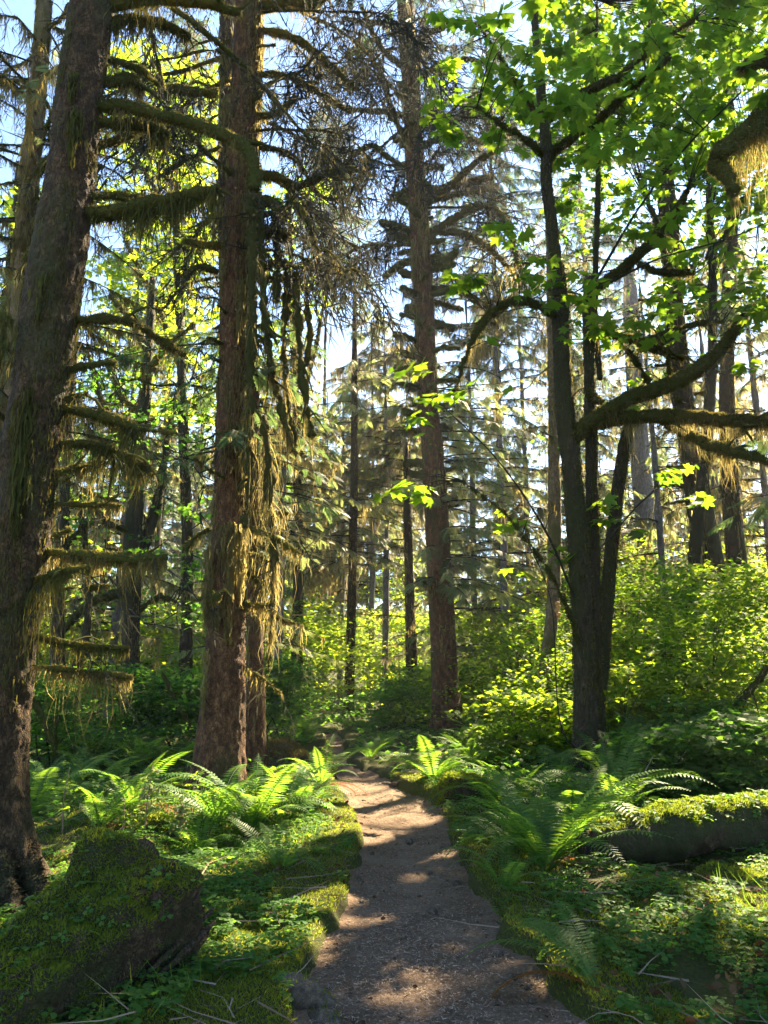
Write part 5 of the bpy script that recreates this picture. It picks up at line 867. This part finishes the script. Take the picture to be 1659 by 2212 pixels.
# ------------------------------------------------------------------ ground cover
def spots(n, x0, x1, y0, y1, cond):
    x = rng.uniform(x0, x1, n); y = y0*(y1/y0)**rng.random(n); e = outside(x, y); k = (e > .02) & (np.abs(x) < .62*y+1.2) & cond(x, y, e); x, y = x[k], y[k]; return np.c_[x, y, hgt(x, y)], e[k]
def stuff(name, mb, mat, label, cat): tag(mb.build(name, mat), label, cat, None, 'stuff')
def dens_n(x, y, f, s): return vnoise(np.stack([x, y, 0*x], -1)*f, s)
mb = MB(); p, e = spots(70000, -6, 6.5, 2.9, 12, lambda x, y, e: (dens_n(x, y, 1.5, 21)+.6*dens_n(x, y, 5, 22) > -.2+.75*(e < .5)*(x < xl(y))) & (e > .05)); n = len(p)
a = rng.uniform(0, 6.28, n); X, Y, Z = basis(np.c_[np.cos(a), np.sin(a), 0*a], np.c_[rng.normal(0, .28, (n, 2)), np.ones(n)]); p[:, 2] += rng.uniform(.015, .085, n)
mb.add(*scatter(TREFOIL[0], TREFOIL[1], p, X, Y, Z, rng.uniform(.016, .042, n))); stuff('sorrel_ground_cover', mb, M['oxalis'], 'low clover-leaved wood sorrel carpeting both banks of the path', 'ground cover')
def blades(n, x0, x1, y0, y1, cond, L, w, lean, name, mat, label, cat, nseg=1):
    mb = MB(); p, e = spots(n, x0, x1, y0, y1, cond); m = len(p); d = np.c_[rng.normal(0, lean, (m, 2)), np.ones(m)]; l = rng.uniform(L[0], L[1], m)
    mb.add(*ribbons(p-[0, 0, .005], p+d*l[:, None], np.c_[rng.normal(0, .1, (m, 2))*l[:, None], 0*l], l*0+rng.uniform(w[0], w[1], m), nseg)); stuff(name, mb, mat, label, cat)
blades(620000, -6, 6.5, 2.8, 12, lambda x, y, e: (dens_n(x, y, 2.1, 25)-.6*(e < .6) < .4), (.006, .024), (.004, .009), .8, 'moss_carpet', M['moss_blade'], 'deep yellow-green moss covering the banks and hollows', 'moss')
blades(13000, -6, 6.5, 3.6, 14, lambda x, y, e: dens_n(x, y, 1.2, 27)-.5*(e < .4) > .25, (.06, .2), (.004, .008), .45, 'grass_tufts', M['grass'], 'thin bright grass tufts along the path banks', 'grass', 2)
mb = MB(); p, e = spots(60000, -30, 34, 8, 48, lambda x, y, e: (e > .3) & (dens_n(x, y, .7, 28)+.5*dens_n(x, y, 2.5, 29) > -.5)); n = len(p); p[:, 2] += rng.uniform(.02, .2, n)*(1+.8*dens_n(p[:, 0], p[:, 1], .9, 30))
leaves(mb, SMALL, p, rng.uniform(.04, .10, n)*(1+p[:, 1]/40), .35, beams=False); stuff('leafy_undergrowth', mb, M['shade_leaf'], 'low leafy undergrowth between the trees', 'undergrowth')
mb = MB(); p, e = spots(7000, -6, 6.5, 2.9, 13, lambda x, y, e: (e > .02) & (dens_n(x, y, 1.1, 44) > .0)); n = len(p); p[:, 2] += rng.uniform(.02, .07, n); leaves(mb, OVAL, p, rng.uniform(.02, .07, n), .8, beams=False); stuff('dead_leaves', mb, M['dead_leaf'], 'scattered dead brown leaves and frond bits on the mossy banks', 'litter')
mb = MB(); p, e = spots(2200, -6, 6.5, 2.9, 13, lambda x, y, e: e > .0); n = len(p); a = rng.uniform(0, 6.28, n); l = rng.uniform(.1, .5, n); d = np.c_[np.cos(a), np.sin(a), rng.normal(0.05, .15, n)]; p[:, 2] += .03
mb.add(*ribbons(p, p+d*l[:, None], np.c_[rng.normal(0, .04, (n, 2)), np.zeros(n)], rng.uniform(.004, .012, n), 2)); stuff('fallen_twigs', mb, M['chip'], 'thin fallen twigs lying over the moss', 'litter')
mb = MB(); n = 900; y = 2.6*(16/2.6)**rng.random(n); x = xl(y)+(xr(y)-xl(y))*np.where(rng.random(n) < .6, rng.choice([.03, .97], n)+rng.normal(0, .05, n), rng.random(n)); p = np.c_[x, y, np.full(n, .018)]; leaves(mb, OVAL, p, rng.uniform(.012, .045, n), .5, beams=False); stuff('path_leaves', mb, M['dead_leaf'], 'small dead leaves lying on the path and along its edges', 'litter')
for k in range(26):
    y = 2.9*(11/2.9)**g_.random(); u = g_.choice([g_.uniform(.02, .14), g_.uniform(.86, .98), g_.uniform(.2, .8)]); x = float(xl(y)+(xr(y)-xl(y))*u); r = g_.uniform(.012, .032)
    V, Fc = tube(np.array([[x-r, y, .006], [x-r*.4, y, .012+r*.25], [x+r*.4, y+r*.2, .012+r*.25], [x+r, y+r*.3, .006]]), [r*.3, r*.8, r*.75, r*.25], 10, r*.4, r*.25, 30, k)[:2]; tag(MB().add(V, Fc).build('pebble', M['root']), 'small grey-brown stone half sunk in the dirt path', 'stone', 'stones in the dirt path')
# litter on the path
mb = MB(); n = 42000; y = 2.6*(16/2.6)**rng.random(n); x = xl(y)+(xr(y)-xl(y))*np.clip(rng.normal(.5, .42, n), -.03, 1.03); z = np.interp(np.abs((x-xl(y))/(xr(y)-xl(y))-.5)*2, [0, 1], [.012, .03]); l = rng.uniform(.006, .028, n)*np.where(rng.random(n) < .06, 2.2, 1)
a = rng.uniform(0, 6.28, n); d = np.c_[np.cos(a), np.sin(a), rng.normal(0, .12, n)]; p = np.c_[x, y, z]; mb.add(*ribbons(p-d*l[:, None]/2, p+d*l[:, None]/2, np.zeros((n, 3)), rng.uniform(.003, .009, n), 1, rng.uniform(-.4, .4, n))); stuff('path_litter', mb, M['chip'], 'bark chips, needles and bits of twig scattered on the dirt path', 'litter')

# ------------------------------------------------------------------ the hazy air
m, nt, out = newmat('haze'); pv = node(nt, 'ShaderNodeVolumePrincipled'); pv.inputs['Color'].default_value = (.86, .92, 1, 1); pv.inputs['Density'].default_value = .0005; pv.inputs['Anisotropy'].default_value = .45
nt.links.new(pv.outputs[0], out.inputs['Volume'])
bx = MB(); v = [(-145, -10, -3), (145, -10, -3), (145, 265, -3), (-145, 265, -3), (-145, -10, 52), (145, -10, 52), (145, 265, 52), (-145, 265, 52)]
f = []
for a, b, c, d in [(3, 2, 1, 0), (4, 5, 6, 7), (0, 1, 5, 4), (1, 2, 6, 5), (2, 3, 7, 6), (3, 0, 4, 7)]: f += [(a, b, c), (a, c, d)]
tag(bx.add(v, f).build('haze', m, smooth=False), kind='stuff', label='thin bright haze hanging between the far trees', cat='haze')
for o in bpy.data.objects:
    if '_o' in o: del o['_o']
